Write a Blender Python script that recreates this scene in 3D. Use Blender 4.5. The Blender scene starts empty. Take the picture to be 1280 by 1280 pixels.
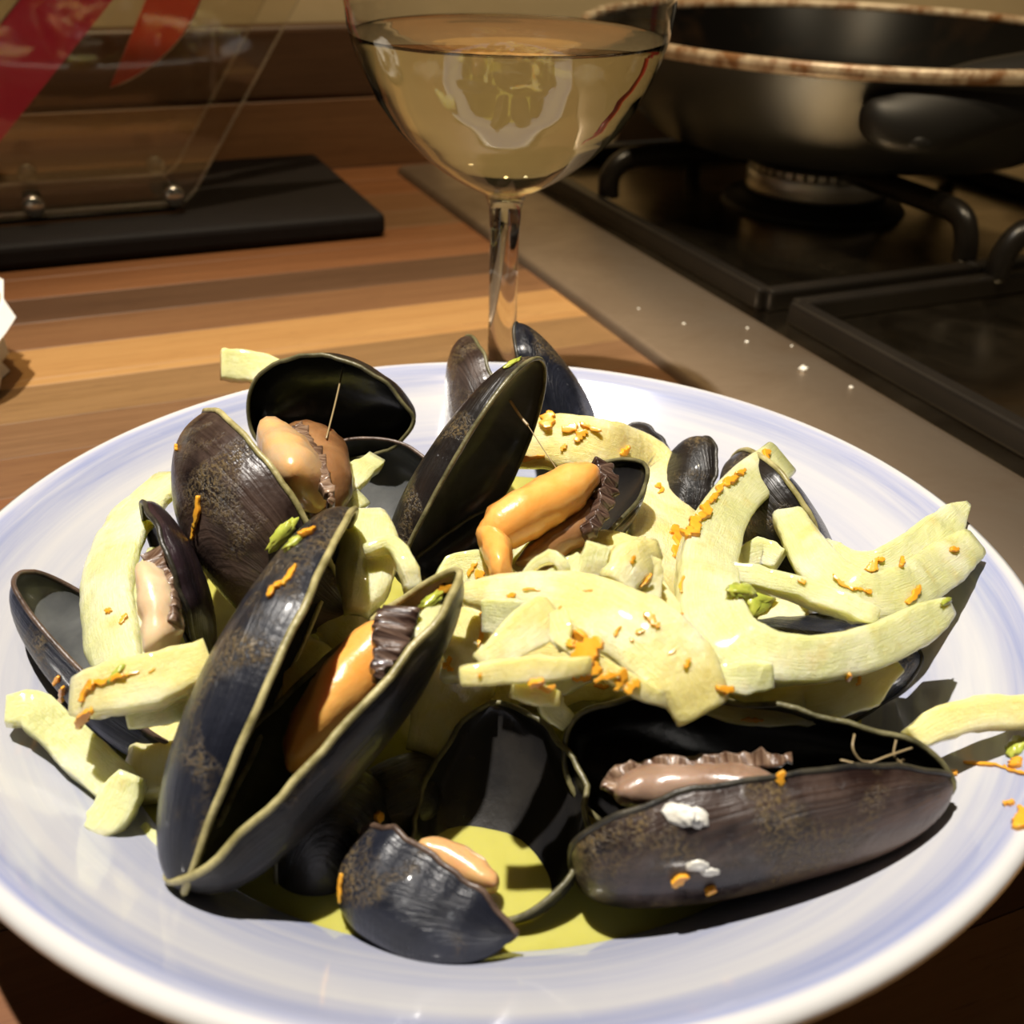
import bpy, bmesh, math, random
from mathutils import Vector, Matrix, noise
# ---------------------------------------------------------------- camera, world, lights
C = bpy.context.scene.collection
S = bpy.context.scene
cam_data = bpy.data.cameras.new('camera'); cam = bpy.data.objects.new('camera', cam_data); C.objects.link(cam)
cam_data.sensor_width = 36.0; cam_data.lens = 36.0 * 1380.0 / 1280.0; cam_data.clip_start = 0.01; cam_data.clip_end = 20
cam.location = (0.00443125, -0.21725168, 0.18684023)
pitch, roll = 0.52811812, 0.03043206
fw = Vector((0, math.cos(pitch), -math.sin(pitch))); rt = Vector((1, 0, 0)); up = rt.cross(fw)
rt, up = rt * math.cos(roll) + up * math.sin(roll), up * math.cos(roll) - rt * math.sin(roll)
cam.rotation_euler = Matrix((rt, up, -fw)).transposed().to_euler()
cam_data.dof.use_dof = True; cam_data.dof.focus_distance = 0.27; cam_data.dof.aperture_fstop = 19.0
S.camera = cam
S.view_settings.view_transform = 'Standard'; S.view_settings.look = 'None'
S.view_settings.gamma = 1.0; S.view_settings.use_curve_mapping = False
S.view_settings.exposure = 0.0

world = bpy.data.worlds.new('dim_kitchen'); S.world = world; world.use_nodes = True
world.node_tree.nodes['Background'].inputs[0].default_value = (1.0, 0.80, 0.56, 1)
world.node_tree.nodes['Background'].inputs[1].default_value = 0.022

def spot(name, loc, target, watts, cone, blend, radius, color):
    d = bpy.data.lights.new(name, 'SPOT'); d.energy = watts; d.spot_size = math.radians(cone); d.spot_blend = blend
    d.shadow_soft_size = radius; d.color = color
    o = bpy.data.objects.new(name, d); C.objects.link(o); o.location = loc
    o.rotation_euler = (Vector(target) - Vector(loc)).to_track_quat('-Z', 'Y').to_euler()
    return o
spot('ceiling_spot', (-0.33, 0.0, 1.85), (-0.01, 0.02, 0.0), 290, 27, 0.8, 0.022, (1.0, 0.94, 0.86))
spot('hob_spot', (0.62, -0.15, 1.75), (0.36, 0.55, 0.05), 46, 36, 0.9, 0.03, (1.0, 0.82, 0.56))
spot('wall_spot', (0.0, 0.05, 1.7), (-0.10, 0.60, 0.16), 85, 50, 0.9, 0.03, (1.0, 0.80, 0.52))

# ---------------------------------------------------------------- kitchen axes: e1 along the wall, e2 towards it
A24 = math.radians(24.0)
E1 = Vector((math.cos(A24), math.sin(A24), 0)); E2 = Vector((-math.sin(A24), math.cos(A24), 0))
def kit(a, b, z=0.0): return E1 * a + E2 * b + Vector((0, 0, z))

# ---------------------------------------------------------------- material helpers
class NT:
    def __init__(self, name):
        self.m = bpy.data.materials.new(name); self.m.use_nodes = True; self.t = self.m.node_tree
        self.b = self.t.nodes['Principled BSDF']
    def n(self, kind, **kw):
        x = self.t.nodes.new(kind)
        for k, v in kw.items():
            if k in x.inputs: x.inputs[k].default_value = v
            else: setattr(x, k, v)
        return x
    def l(self, a, b): self.t.links.new(a, b)
    def set(self, **kw):
        for k, v in kw.items(): self.b.inputs[k.replace('_', ' ')].default_value = v
    def coord(self, which='Object', scale=(1, 1, 1), vec=None):
        mp = self.n('ShaderNodeMapping'); mp.inputs['Scale'].default_value = scale
        if vec is None: vec = self.n('ShaderNodeTexCoord').outputs[which]
        self.l(vec, mp.inputs['Vector']); return mp.outputs['Vector']
    def noise(self, vec, scale, detail=4.0, rough=0.55, dist=0.0):
        x = self.n('ShaderNodeTexNoise', Scale=scale, Detail=detail, Roughness=rough, Distortion=dist)
        self.l(vec, x.inputs['Vector']); return x.outputs['Fac']
    def ramp(self, fac, stops, interp='LINEAR'):
        r = self.n('ShaderNodeValToRGB'); r.color_ramp.interpolation = interp; e = r.color_ramp.elements
        while len(e) < len(stops): e.new(0.5)
        for i, (p, c) in enumerate(stops):
            e[i].position = p; e[i].color = (*c, 1) if isinstance(c, (tuple, list)) else (c, c, c, 1)
        self.l(fac, r.inputs[0]); return r.outputs[0]
    def mix(self, fac, a, b, mode='MIX'):
        x = self.n('ShaderNodeMix', data_type='RGBA', blend_type=mode)
        for sock, v in ((x.inputs[0], fac), (x.inputs[6], a), (x.inputs[7], b)):
            if isinstance(v, bpy.types.NodeSocket): self.l(v, sock)
            elif isinstance(v, (int, float)): sock.default_value = v
            else: sock.default_value = (*v, 1)
        return x.outputs[2]
    def math(self, op, a, b=None):
        x = self.n('ShaderNodeMath', operation=op)
        for i, v in enumerate((a, b)):
            if v is None: continue
            if isinstance(v, (int, float)): x.inputs[i].default_value = v
            else: self.l(v, x.inputs[i])
        return x.outputs[0]
    def bump(self, h, strength, dist):
        x = self.n('ShaderNodeBump', Strength=strength, Distance=dist); self.l(h, x.inputs['Height'])
        self.l(x.outputs[0], self.b.inputs['Normal']); return x
    def color(self, sock): self.l(sock, self.b.inputs['Base Color'])
    def rand(self): return self.n('ShaderNodeObjectInfo').outputs['Random']

def plain(name, color, rough=0.5, metal=0.0, **kw):
    t = NT(name); t.set(Base_Color=(*color, 1), Roughness=rough, Metallic=metal, **kw); return t.m

def m_shell(name, dark, tint, patch, amount, chalk=0.10):
    t = NT(name); uv = t.coord('UV', (1, 1, 1)); ob = t.coord('Object')
    u = t.coord('UV', (26, 1.3, 1)); lines = t.noise(u, 1.0, 5, 0.65, 0.3)
    rays = t.noise(t.coord('UV', (1.2, 7, 1)), 1.6, 4, 0.6)
    blot = t.noise(ob, 55, 5, 0.6, 0.5)
    base = t.mix(t.ramp(rays, [(0.40, 0.0), (0.62, 1.0)]), dark, tint)
    k = t.math('MULTIPLY', t.ramp(blot, [(0.46, 0.0), (0.62, 1.0)]), t.ramp(lines, [(0.35, 0.25), (0.7, 1.0)]))
    k = t.math('MULTIPLY', k, amount * 0.6)
    base = t.mix(k, base, patch)
    sp = t.n('ShaderNodeSeparateXYZ'); t.l(uv, sp.inputs[0])
    age = t.math('ADD', sp.outputs[0], t.math('MULTIPLY', t.math('SUBTRACT', t.noise(ob, 70, 4, 0.6), 0.5), 0.7))
    base = t.mix(t.math('MULTIPLY', t.ramp(age, [(0.22, 1.0), (0.60, 0.0)]), amount), base, patch)
    scuff = t.ramp(t.noise(ob, 420, 3, 0.7), [(0.64, 0.0), (0.72, 1.0)])
    scuff = t.math('MULTIPLY', scuff, t.ramp(t.noise(ob, 90, 2, 0.5), [(0.52, 0.0), (0.66, 1.0)]))
    base = t.mix(t.math('MULTIPLY', scuff, chalk * 4), base, (0.22, 0.23, 0.25))
    grit = t.math('MULTIPLY', t.ramp(t.noise(ob, 1300, 3, 0.7), [(0.45, 0.0), (0.58, 1.0)]), t.ramp(t.noise(ob, 42, 3, 0.6, 0.6), [(0.55, 0.0), (0.66, 1.0)]))
    base = t.mix(t.math('MULTIPLY', grit, 0.75), base, (0.16, 0.11, 0.045))
    t.color(base)
    t.l(t.ramp(t.math('ADD', t.math('MULTIPLY', lines, 0.5), t.math('MULTIPLY', blot, 0.5)), [(0.3, 0.20), (0.7, 0.42)]), t.b.inputs['Roughness'])
    h = t.math('ADD', lines, t.math('MULTIPLY', t.noise(ob, 800, 3, 0.6), 0.25))
    h = t.math('ADD', h, t.math('MULTIPLY', t.noise(t.coord('UV', (3, 60, 1)), 1.0, 2, 0.5), 0.25))
    h = t.math('ADD', h, t.math('MULTIPLY', t.noise(ob, 120, 3, 0.6), 0.9))
    h = t.math('ADD', h, t.math('MULTIPLY', grit, 0.5))
    t.bump(h, 0.6, 0.0007)
    t.set(Specular_IOR_Level=0.36, Coat_Weight=0.16, Coat_Roughness=0.10)
    return t.m

def m_lining(name, c0, c1):
    t = NT(name); ob = t.coord('Object')
    f = t.noise(ob, 60, 4, 0.55, 0.8)
    t.color(t.mix(t.ramp(f, [(0.35, 0.0), (0.7, 1.0)]), c0, c1))
    t.bump(t.noise(ob, 260, 3, 0.6), 0.18, 0.0006)
    t.set(Roughness=0.24, Specular_IOR_Level=0.5)
    return t.m

def m_edge(name, c0, c1):
    t = NT(name); ob = t.coord('Object')
    t.color(t.mix(t.ramp(t.noise(ob, 180, 4, 0.6), [(0.35, 0.0), (0.65, 1.0)]), c0, c1)); t.set(Roughness=0.4)
    t.bump(t.noise(ob, 900, 2, 0.6), 0.4, 0.0004)
    return t.m

def m_meat(name, c0, c1, sss=0.35):
    t = NT(name); ob = t.coord('Object')
    f = t.noise(ob, 90, 4, 0.55, 0.6)
    t.color(t.mix(t.ramp(f, [(0.36, 0.0), (0.66, 1.0)]), c0, c1))
    t.set(Roughness=0.3, Subsurface_Weight=sss, Subsurface_Radius=(1.0, 0.45, 0.15), Subsurface_Scale=0.003, Coat_Weight=0.3, Coat_Roughness=0.1)
    t.bump(t.noise(ob, 330, 3, 0.6), 0.25, 0.0008)
    return t.m

def m_frill(name, c0, c1):
    t = NT(name); u = t.coord('UV', (26, 1, 1))
    f = t.noise(u, 1.5, 3, 0.6, 1.5)
    t.color(t.mix(t.ramp(f, [(0.42, 0.0), (0.68, 1.0)]), c0, c1)); t.set(Roughness=0.3, Coat_Weight=0.3)
    t.bump(f, 0.6, 0.0010)
    return t.m

def m_fennel(name, c0, c1, c2):
    t = NT(name); ob = t.coord('Object')
    big = t.noise(ob, 45, 3, 0.5, 0.4); fine = t.noise(t.coord('UV', (8, 160, 1)), 1.0, 3, 0.6)
    a = t.mix(t.ramp(big, [(0.35, 0.0), (0.65, 1.0)]), c0, c1)
    a = t.mix(t.math('MULTIPLY', t.ramp(fine, [(0.42, 0.0), (0.70, 1.0)]), 0.6), a, c2)
    a = t.mix(t.math('MULTIPLY', t.ramp(t.noise(ob, 130, 3, 0.6), [(0.56, 0.0), (0.72, 1.0)]), 0.45), a, (0.72, 0.50, 0.07))
    rv = t.rand(); a = t.mix(t.math('MULTIPLY', rv, 0.30), a, (0.60, 0.58, 0.22))
    a = t.mix(t.math('MULTIPLY', t.ramp(t.noise(ob, 75, 2, 0.5), [(0.5, 0.0), (0.7, 1.0)]), 0.5), a, (0.90, 0.88, 0.66))
    t.color(a)
    t.set(Roughness=0.26, Subsurface_Weight=0.6, Subsurface_Radius=(1.0, 0.9, 0.35), Subsurface_Scale=0.004, Coat_Weight=0.6, Coat_Roughness=0.07)
    h = t.math('ADD', t.math('MULTIPLY', fine, 0.6), t.noise(ob, 420, 4, 0.65))
    h = t.math('ADD', h, t.math('MULTIPLY', t.noise(ob, 110, 2, 0.5), 1.2))
    t.bump(h, 0.75, 0.0010)
    return t.m

def m_wood(name, c0, c1, c2, rough=0.42):
    t = NT(name); o = t.n('ShaderNodeTexCoord').outputs['Object']; off = t.n('ShaderNodeVectorMath', operation='ADD')
    rv = t.n('ShaderNodeCombineXYZ'); r = t.rand()
    t.l(t.math('MULTIPLY', r, 31.0), rv.inputs[0]); t.l(t.math('MULTIPLY', r, 7.0), rv.inputs[1])
    t.l(o, off.inputs[0]); t.l(rv.outputs[0], off.inputs[1]); v = off.outputs[0]
    broad = t.noise(t.coord(vec=v, scale=(4, 55, 55)), 1.0, 3, 0.5, 0.7)
    fine = t.noise(t.coord(vec=v, scale=(14, 420, 420)), 1.0, 4, 0.6, 0.3)
    pores = t.noise(t.coord(vec=v, scale=(60, 900, 900)), 1.0, 2, 0.6)
    a = t.mix(t.ramp(broad, [(0.3, 0.0), (0.7, 1.0)]), c0, c1)
    a = t.mix(t.math('MULTIPLY', t.ramp(fine, [(0.4, 0.0), (0.7, 1.0)]), 0.5), a, c2)
    a = t.mix(t.math('MULTIPLY', t.ramp(pores, [(0.62, 0.0), (0.7, 1.0)]), 0.45), a, tuple(x * 0.35 for x in c2))
    t.color(a); t.set(Roughness=rough, Specular_IOR_Level=0.35)
    t.bump(fine, 0.08, 0.0005)
    return t.m

M = {}
M['shell_blue'] = m_shell('mussel_shell_blue_black', (0.004, 0.005, 0.009), (0.010, 0.011, 0.017), (0.030, 0.033, 0.048), 0.60)
M['shell_dark'] = m_shell('mussel_shell_black', (0.004, 0.004, 0.005), (0.013, 0.009, 0.007), (0.026, 0.023, 0.020), 0.5)
M['shell_brown'] = m_shell('mussel_shell_brown_black', (0.005, 0.004, 0.005), (0.020, 0.009, 0.006), (0.150, 0.098, 0.074), 0.8)
M['shell_purple'] = m_shell('mussel_shell_purple_black', (0.010, 0.006, 0.008), (0.030, 0.016, 0.020), (0.04, 0.03, 0.035), 0.4)
M['lin_dark'] = m_lining('mussel_lining_black', (0.006, 0.006, 0.007), (0.018, 0.016, 0.014))
M['lin_black'] = m_lining('mussel_lining_deep_black', (0.004, 0.004, 0.004), (0.009, 0.008, 0.007))
M['lin_grey'] = m_lining('mussel_lining_grey', (0.055, 0.058, 0.060), (0.115, 0.118, 0.115))
M['lin_olive'] = m_lining('mussel_lining_olive', (0.030, 0.028, 0.012), (0.085, 0.080, 0.030))
M['lin_purple'] = m_lining('mussel_lining_purple', (0.012, 0.006, 0.008), (0.030, 0.018, 0.020))
M['edge_olive'] = m_edge('shell_edge_olive', (0.05, 0.045, 0.018), (0.17, 0.15, 0.07))
M['edge_cream'] = m_edge('shell_edge_cream', (0.20, 0.17, 0.06), (0.46, 0.40, 0.18))
M['edge_brown'] = m_edge('shell_edge_brown', (0.035, 0.020, 0.014), (0.12, 0.075, 0.05))
M['edge_dark'] = m_edge('shell_edge_dark', (0.012, 0.011, 0.009), (0.05, 0.042, 0.026))
M['meat_orange'] = m_meat('mussel_meat_orange', (0.78, 0.33, 0.06), (0.86, 0.45, 0.12))
M['meat_peach'] = m_meat('mussel_meat_peach', (0.66, 0.37, 0.14), (0.50, 0.35, 0.20))
M['meat_cream'] = m_meat('mussel_meat_beige', (0.70, 0.53, 0.33), (0.62, 0.40, 0.22))
M['meat_pink'] = m_meat('mussel_meat_pink', (0.60, 0.28, 0.12), (0.62, 0.40, 0.16))
M['meat_brown'] = m_meat('mussel_meat_brown', (0.16, 0.07, 0.025), (0.30, 0.15, 0.06))
M['meat_lilac'] = m_meat('mussel_meat_lilac_brown', (0.20, 0.115, 0.07), (0.36, 0.24, 0.17))
M['frill_dark'] = m_frill('mantle_frill_dark', (0.03, 0.014, 0.010), (0.16, 0.10, 0.07))
M['frill_brown'] = m_frill('mantle_frill_brown', (0.09, 0.045, 0.025), (0.30, 0.20, 0.13))
M['fennel_pale'] = m_fennel('cooked_fennel_pale', (0.70, 0.70, 0.33), (0.82, 0.80, 0.48), (0.58, 0.60, 0.20))
M['fennel_yellow'] = m_fennel('cooked_fennel_yellow', (0.84, 0.71, 0.27), (0.90, 0.82, 0.43), (0.76, 0.62, 0.16))
M['zest'] = m_meat('orange_zest', (0.80, 0.30, 0.015), (0.80, 0.42, 0.04), 0.15)
M['frond'] = m_meat('fennel_frond_green', (0.30, 0.36, 0.04), (0.52, 0.52, 0.09), 0.2)
M['barnacle'] = m_edge('barnacle_white', (0.50, 0.46, 0.36), (0.80, 0.78, 0.70))
M['thread'] = plain('byssus_thread', (0.30, 0.22, 0.11), 0.35)
M['steel_hob'] = None

# ---------------------------------------------------------------- object helpers
def mesh(name, verts, faces, uvs=None, smooth=True):
    me = bpy.data.meshes.new(name); me.from_pydata([tuple(v) for v in verts], [], faces)
    if uvs is not None:
        ul = me.uv_layers.new(name='UVMap').data
        for lp in me.loops: ul[lp.index].uv = uvs[lp.vertex_index]
    if smooth: me.polygons.foreach_set('use_smooth', [True] * len(me.polygons))
    me.update(); return me
def obj(name, me, mat=None, parent=None, matrix=None):
    o = bpy.data.objects.new(name, me); C.objects.link(o)
    if mat is not None and hasattr(me, 'materials') and len(me.materials) == 0: me.materials.append(mat)
    if parent is not None: o.parent = parent
    if matrix is not None: o.matrix_local = matrix
    return o
def thing(name, label, cat, loc=(0, 0, 0), rz=0.0, group=None):
    o = bpy.data.objects.new(name, None); C.objects.link(o); o.empty_display_size = 0.01
    o.location = loc; o.rotation_euler = (0, 0, rz); o['label'] = label; o['category'] = cat
    if group: o['group'] = group
    return o
def tag(o, label, cat, group=None):
    o['label'] = label; o['category'] = cat
    if group: o['group'] = group
    return o
def structure(o): o['kind'] = 'structure'; return o
def box_mesh(name, sx, sy, sz, bevel=0.001, seg=2, base=True):
    bm = bmesh.new(); bmesh.ops.create_cube(bm, size=1.0)
    for v in bm.verts: v.co = Vector((v.co.x * sx, v.co.y * sy, (v.co.z + (0.5 if base else 0)) * sz))
    if bevel > 0: bmesh.ops.bevel(bm, geom=list(bm.edges), offset=bevel, segments=seg, affect='EDGES', profile=0.5)
    me = bpy.data.meshes.new(name); bm.to_mesh(me); bm.free(); return me
def lathe_mesh(name, prof, n=96, closed=False):
    verts, faces = [], []; k = len(prof)
    for i in range(n):
        a = 2 * math.pi * i / n
        for r, z in prof: verts.append((r * math.cos(a), r * math.sin(a), z))
    for i in range(n):
        j = (i + 1) % n
        for q in range(k if closed else k - 1):
            p = (q + 1) % k; faces.append((i * k + q, j * k + q, j * k + p, i * k + p))
    me = mesh(name, verts, faces); bm = bmesh.new(); bm.from_mesh(me)
    bmesh.ops.remove_doubles(bm, verts=bm.verts, dist=1e-6); bmesh.ops.recalc_face_normals(bm, faces=bm.faces)
    bm.to_mesh(me); bm.free(); me.polygons.foreach_set('use_smooth', [True] * len(me.polygons)); return me
def catmull(P, n):
    P = [Vector(p) for p in P]
    if len(P) == 1: return P * n
    Q = [P[0] * 2 - P[1]] + P + [P[-1] * 2 - P[-2]]; out = []
    for i in range(n):
        x = i / (n - 1) * (len(P) - 1); k = min(int(x), len(P) - 2); f = x - k
        a, b, c, d = Q[k], Q[k + 1], Q[k + 2], Q[k + 3]
        out.append(0.5 * ((2 * b) + (c - a) * f + (2 * a - 5 * b + 4 * c - d) * f * f + (3 * b - a - 3 * c + d) * f ** 3))
    return out
def lerp_list(L, n):
    out = []
    for i in range(n):
        x = i / (n - 1) * (len(L) - 1); k = min(int(x), len(L) - 2); out.append(L[k] * (1 - x + k) + L[k + 1] * (x - k))
    return out
def tube_mesh(name, pts, rad, n=8, steps=24, closed=False):
    P = [Vector(p) for p in pts] if closed else catmull(pts, steps); R = rad if isinstance(rad, list) else [rad] * len(P)
    if len(R) != len(P): R = lerp_list(R, len(P))
    verts, faces = [], []; nrm = None; m = len(P)
    for i, p in enumerate(P):
        t = (P[(i + 1) % m] - P[i - 1]) if closed else (P[min(i + 1, m - 1)] - P[max(i - 1, 0)])
        t.normalize()
        if nrm is None: nrm = t.orthogonal().normalized()
        nrm = (nrm - t * nrm.dot(t)).normalized(); b = t.cross(nrm)
        for j in range(n):
            a = 2 * math.pi * j / n; verts.append(p + (nrm * math.cos(a) + b * math.sin(a)) * R[i])
    for i in range(m if closed else m - 1):
        ii = (i + 1) % m
        for j in range(n): faces.append((i * n + j, i * n + (j + 1) % n, ii * n + (j + 1) % n, ii * n + j))
    if not closed: faces += [tuple(range(n))[::-1], tuple((m - 1) * n + j for j in range(n))]
    return mesh(name, verts, faces)

# ---------------------------------------------------------------- mussel valves, meats, ribbons
def valve_grid(L, W, D, flip, hump, bl, zs=1.0, ys=1.0, N=34, K=22, seed=0.0):
    a, b = 0.62 * (1 - 0.25 * (bl - 0.5)), bl * 0.84
    tm = a / (a + b); top = tm ** a * (1 - tm) ** b
    rows = []
    for i in range(N):
        t = 0.5 - 0.5 * math.cos(math.pi * (0.02 + 0.965 * i / (N - 1)))
        w = (t ** a) * ((1 - t) ** b) / top
        c = flip * hump * W * (math.sin(math.pi * t ** 0.8) - 0.62) * min(1, t * 6) * 0.55
        h = w ** 0.8 * (1.12 - 0.42 * t)
        row = []
        for j in range(K):
            th = math.pi * j / (K - 1); s = -math.cos(th)
            zz = math.sin(th) ** 0.85 * h * D * zs
            wob = 1 + 0.05 * noise.noise(Vector((t * 3 + seed, s * 2, seed * 1.7)))
            y = c + s * w * W * 0.5 * ys
            edge_wave = 0.0006 * noise.noise(Vector((t * 9 + seed, s * 3, 4.1))) * (1 - math.sin(th))
            row.append((Vector((t * L, y + edge_wave * 2, zz * wob + edge_wave)), (t + (1 - t) * abs(s) ** 5, 0.5 + 0.5 * s)))
        rows.append(row)
    return rows
def grid_mesh(name, rows):
    N, K = len(rows), len(rows[0]); verts = [p for r in rows for p, _ in r]; uvs = [u for r in rows for _, u in r]
    faces = [(i * K + j, (i + 1) * K + j, (i + 1) * K + j + 1, i * K + j + 1) for i in range(N - 1) for j in range(K - 1)]
    faces += [tuple(range(K)), tuple((N - 1) * K + j for j in range(K))[::-1]]
    return mesh(name, verts, faces, uvs)
def make_valve(parent, base, v, seed):
    x, y, n, o = Vector(v['x']), Vector(v['y']), Vector(v['n']), Vector(v['o']) - base
    mat = Matrix(((x.x, y.x, n.x, o.x), (x.y, y.y, n.y, o.y), (x.z, y.z, n.z, o.z), (0, 0, 0, 1)))
    kw = dict(flip=v['flip'], hump=v['hump'], bl=v['bl'], seed=seed)
    rows = valve_grid(v['L'], v['W'], v['D'], **kw)
    ob = obj('valve', grid_mesh('valve', rows), M['shell_' + v['style']], parent, mat)
    inner = valve_grid(v['L'], v['W'], v['D'], zs=0.93, ys=0.975, **kw)
    li = obj('valve_lining', grid_mesh('valve_lining', inner), M['lin_' + v['lin']], ob)
    loop = [r[0][0] for r in rows] + [r[-1][0] for r in rows[::-1]]
    obj('shell_edge', tube_mesh('shell_edge', loop, 0.00075 if v['edge'] == 'cream' else 0.0006, 6, closed=True), M['edge_' + v['edge']], ob)
    return ob
def ribbon_mesh(name, pts, th, seg=None, curl=0.0, rib=0, ragged=0.06, wave=0.0, blob=False, relief=1.0, seed=0.0, base=Vector((0, 0, 0))):
    P = [Vector(p[:3]) - base for p in pts]; W = [p[3] for p in pts]; NN = [Vector(p[4:7]) for p in pts]
    ln = sum((P[i + 1] - P[i]).length for i in range(len(P) - 1))
    n = seg or max(14, min(48, int(ln / 0.0016)))
    C_ = catmull(P, n); Wn = lerp_list(W, n); Nn = [v.normalized() for v in lerp_list(NN, n)]
    K = 18; verts, uvs = [], []; acc = 0.0
    for i in range(n):
        t = (C_[min(i + 1, n - 1)] - C_[max(i - 1, 0)]).normalized()
        nn = (Nn[i] - t * Nn[i].dot(t)).normalized(); b = nn.cross(t); f = i / (n - 1)
        if i: acc += (C_[i] - C_[i - 1]).length
        w = Wn[i] * 0.5; h = th * 0.5
        if blob:
            k = max(0.0, 1 - (2 * f - 1) ** 6) ** 0.5; w *= 0.12 + 0.88 * k; h *= 0.15 + 0.85 * k
        for j in range(K):
            a = 2 * math.pi * j / K; ca, sa = math.cos(a), math.sin(a); e = 1.0 if blob else 0.28
            u = math.copysign(abs(ca) ** e, ca); v = math.copysign(abs(sa) ** e, sa)
            side = 1 + ragged * 2.2 * noise.noise(Vector((f * 7 + seed, (1 if u > 0 else -1) * 3.3, seed)))
            p = C_[i] + b * (u * w * (side if not blob else 1)) + nn * (v * h + curl * (1 - u * u))
            if rib: p += nn * (0.10 * th * math.cos(u * math.pi * (3 if rib == 1 else 0)) * (v > 0)) + (nn * (0.07 * th * math.sin(acc / 0.0016 * math.pi)) if rib == 2 else nn * 0)
            if wave: p += nn * (wave * math.sin(acc / 0.0011 * 1.6 + 2 * u + 3 * noise.noise(Vector((acc * 300, seed, 0)))) * (0.5 + 0.9 * noise.noise(Vector((acc * 500, u, seed))) + 0.5 * abs(u))) + b * (0.0012 * noise.noise(Vector((acc * 700, u * 0.7, seed + 5))))
            amp = relief * (0.0017 if blob else 0.0006); p += nn * amp * noise.noise(p * (120 if blob else 210) + Vector((seed, seed, 0))) + b * amp * 0.6 * noise.noise(p * 330 + Vector((0, seed, 3)))
            verts.append(p); uvs.append((acc / 0.05, 0.5 + 0.5 * u * w / 0.015))
    faces = [(i * K + j, i * K + (j + 1) % K, (i + 1) * K + (j + 1) % K, (i + 1) * K + j) for i in range(n - 1) for j in range(K)]
    c0 = len(verts); verts.append(sum((verts[j] for j in range(K)), Vector()) / K); uvs.append(uvs[0])
    verts.append(sum((verts[(n - 1) * K + j] for j in range(K)), Vector()) / K); uvs.append(uvs[(n - 1) * K])
    faces += [(c0, (j + 1) % K, j) for j in range(K)] + [(c0 + 1, (n - 1) * K + j, (n - 1) * K + (j + 1) % K) for j in range(K)]
    return mesh(name, verts, faces, uvs)

# ================================================================ THE SETTING
WOOD = [m_wood('walnut_reddish', (0.186, 0.077, 0.028), (0.149, 0.059, 0.021), (0.105, 0.037, 0.012)),
        m_wood('walnut_dark', (0.084, 0.041, 0.019), (0.065, 0.031, 0.014), (0.043, 0.020, 0.008)),
        m_wood('walnut_mid', (0.161, 0.077, 0.031), (0.130, 0.061, 0.024), (0.093, 0.038, 0.015)),
        m_wood('beech_golden', (0.322, 0.177, 0.061), (0.285, 0.146, 0.047), (0.223, 0.105, 0.031)),
        m_wood('oak_olive', (0.192, 0.108, 0.043), (0.161, 0.087, 0.0316), (0.112, 0.056, 0.021)),
        m_wood('walnut_brown', (0.155, 0.081, 0.036), (0.124, 0.062, 0.026), (0.081, 0.038, 0.015))]
worktop = bpy.data.objects.new('worktop', None); C.objects.link(worktop); worktop.rotation_euler = (0, 0, A24); structure(worktop)
bands = [(-0.42, -0.385, 2), (-0.385, -0.345, 0), (-0.345, -0.30, 5), (-0.30, -0.262, 3), (-0.262, -0.22, 0), (-0.22, -0.175, 2), (-0.175, -0.135, 4), (-0.135, -0.098, 3), (-0.098, -0.062, 2), (-0.062, -0.025, 0), (-0.025, 0.015, 5),
         (0.015, 0.052, 1), (0.052, 0.092, 4), (0.092, 0.128, 2), (0.128, 0.160, 0), (0.160, 0.190, 2), (0.190, 0.220, 5), (0.220, 0.254, 4), (0.254, 0.261, 3), (0.261, 0.295, 3),
         (0.295, 0.329, 2), (0.329, 0.363, 1), (0.363, 0.395, 0), (0.395, 0.425, 0), (0.425, 0.46, 5), (0.46, 0.50, 2), (0.50, 0.54, 0), (0.54, 0.578, 0)]
rs = random.Random(4)
for b0, b1, k in bands:
    cuts = [-0.62]; 
    cuts += [-0.44 + rs.random() * 0.14] if b0 > 0.1 else [-0.3 + rs.random() * 0.2]
    cuts += [0.45 + rs.random() * 0.2, 0.95]
    for i in range(len(cuts) - 1):
        me = box_mesh('stave', cuts[i + 1] - cuts[i] - 0.0002, b1 - b0 - 0.0002, 0.03, 0.0002, 1)
        st = obj('stave', me, WOOD[k if i == 1 else rs.randrange(6)], worktop)
        st.location = ((cuts[i] + cuts[i + 1]) / 2, (b0 + b1) / 2, -0.03)
# wooden upstand along the back wall
upst = bpy.data.objects.new('trim_1', None); C.objects.link(upst); upst.rotation_euler = (0, 0, A24); structure(upst)
for z0, z1, w in ((0.0, 0.047, WOOD[2]), (0.047, 0.094, WOOD[1])):
    me = box_mesh('upstand_board', 0.84, 0.02, z1 - z0 - 0.0003, 0.004 if z1 > 0.09 else 0.0008, 3); o = obj('upstand_board', me, w, upst); o.location = (-0.23, 0.588, z0)
# painted wall behind
t = NT('cream_wall_paint'); ob_ = t.coord('Object'); t.color(t.mix(t.noise(ob_, 14, 4), (0.62, 0.50, 0.30), (0.55, 0.43, 0.25))); t.set(Roughness=0.55); t.bump(t.noise(ob_, 160, 3), 0.1, 0.002)
wall = structure(obj('wall_back', box_mesh('wall_back', 2.4, 0.03, 1.4, 0.0), t.m)); wall.location = kit(0.2, 0.615, 0); wall.rotation_euler = (0, 0, A24)

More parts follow.
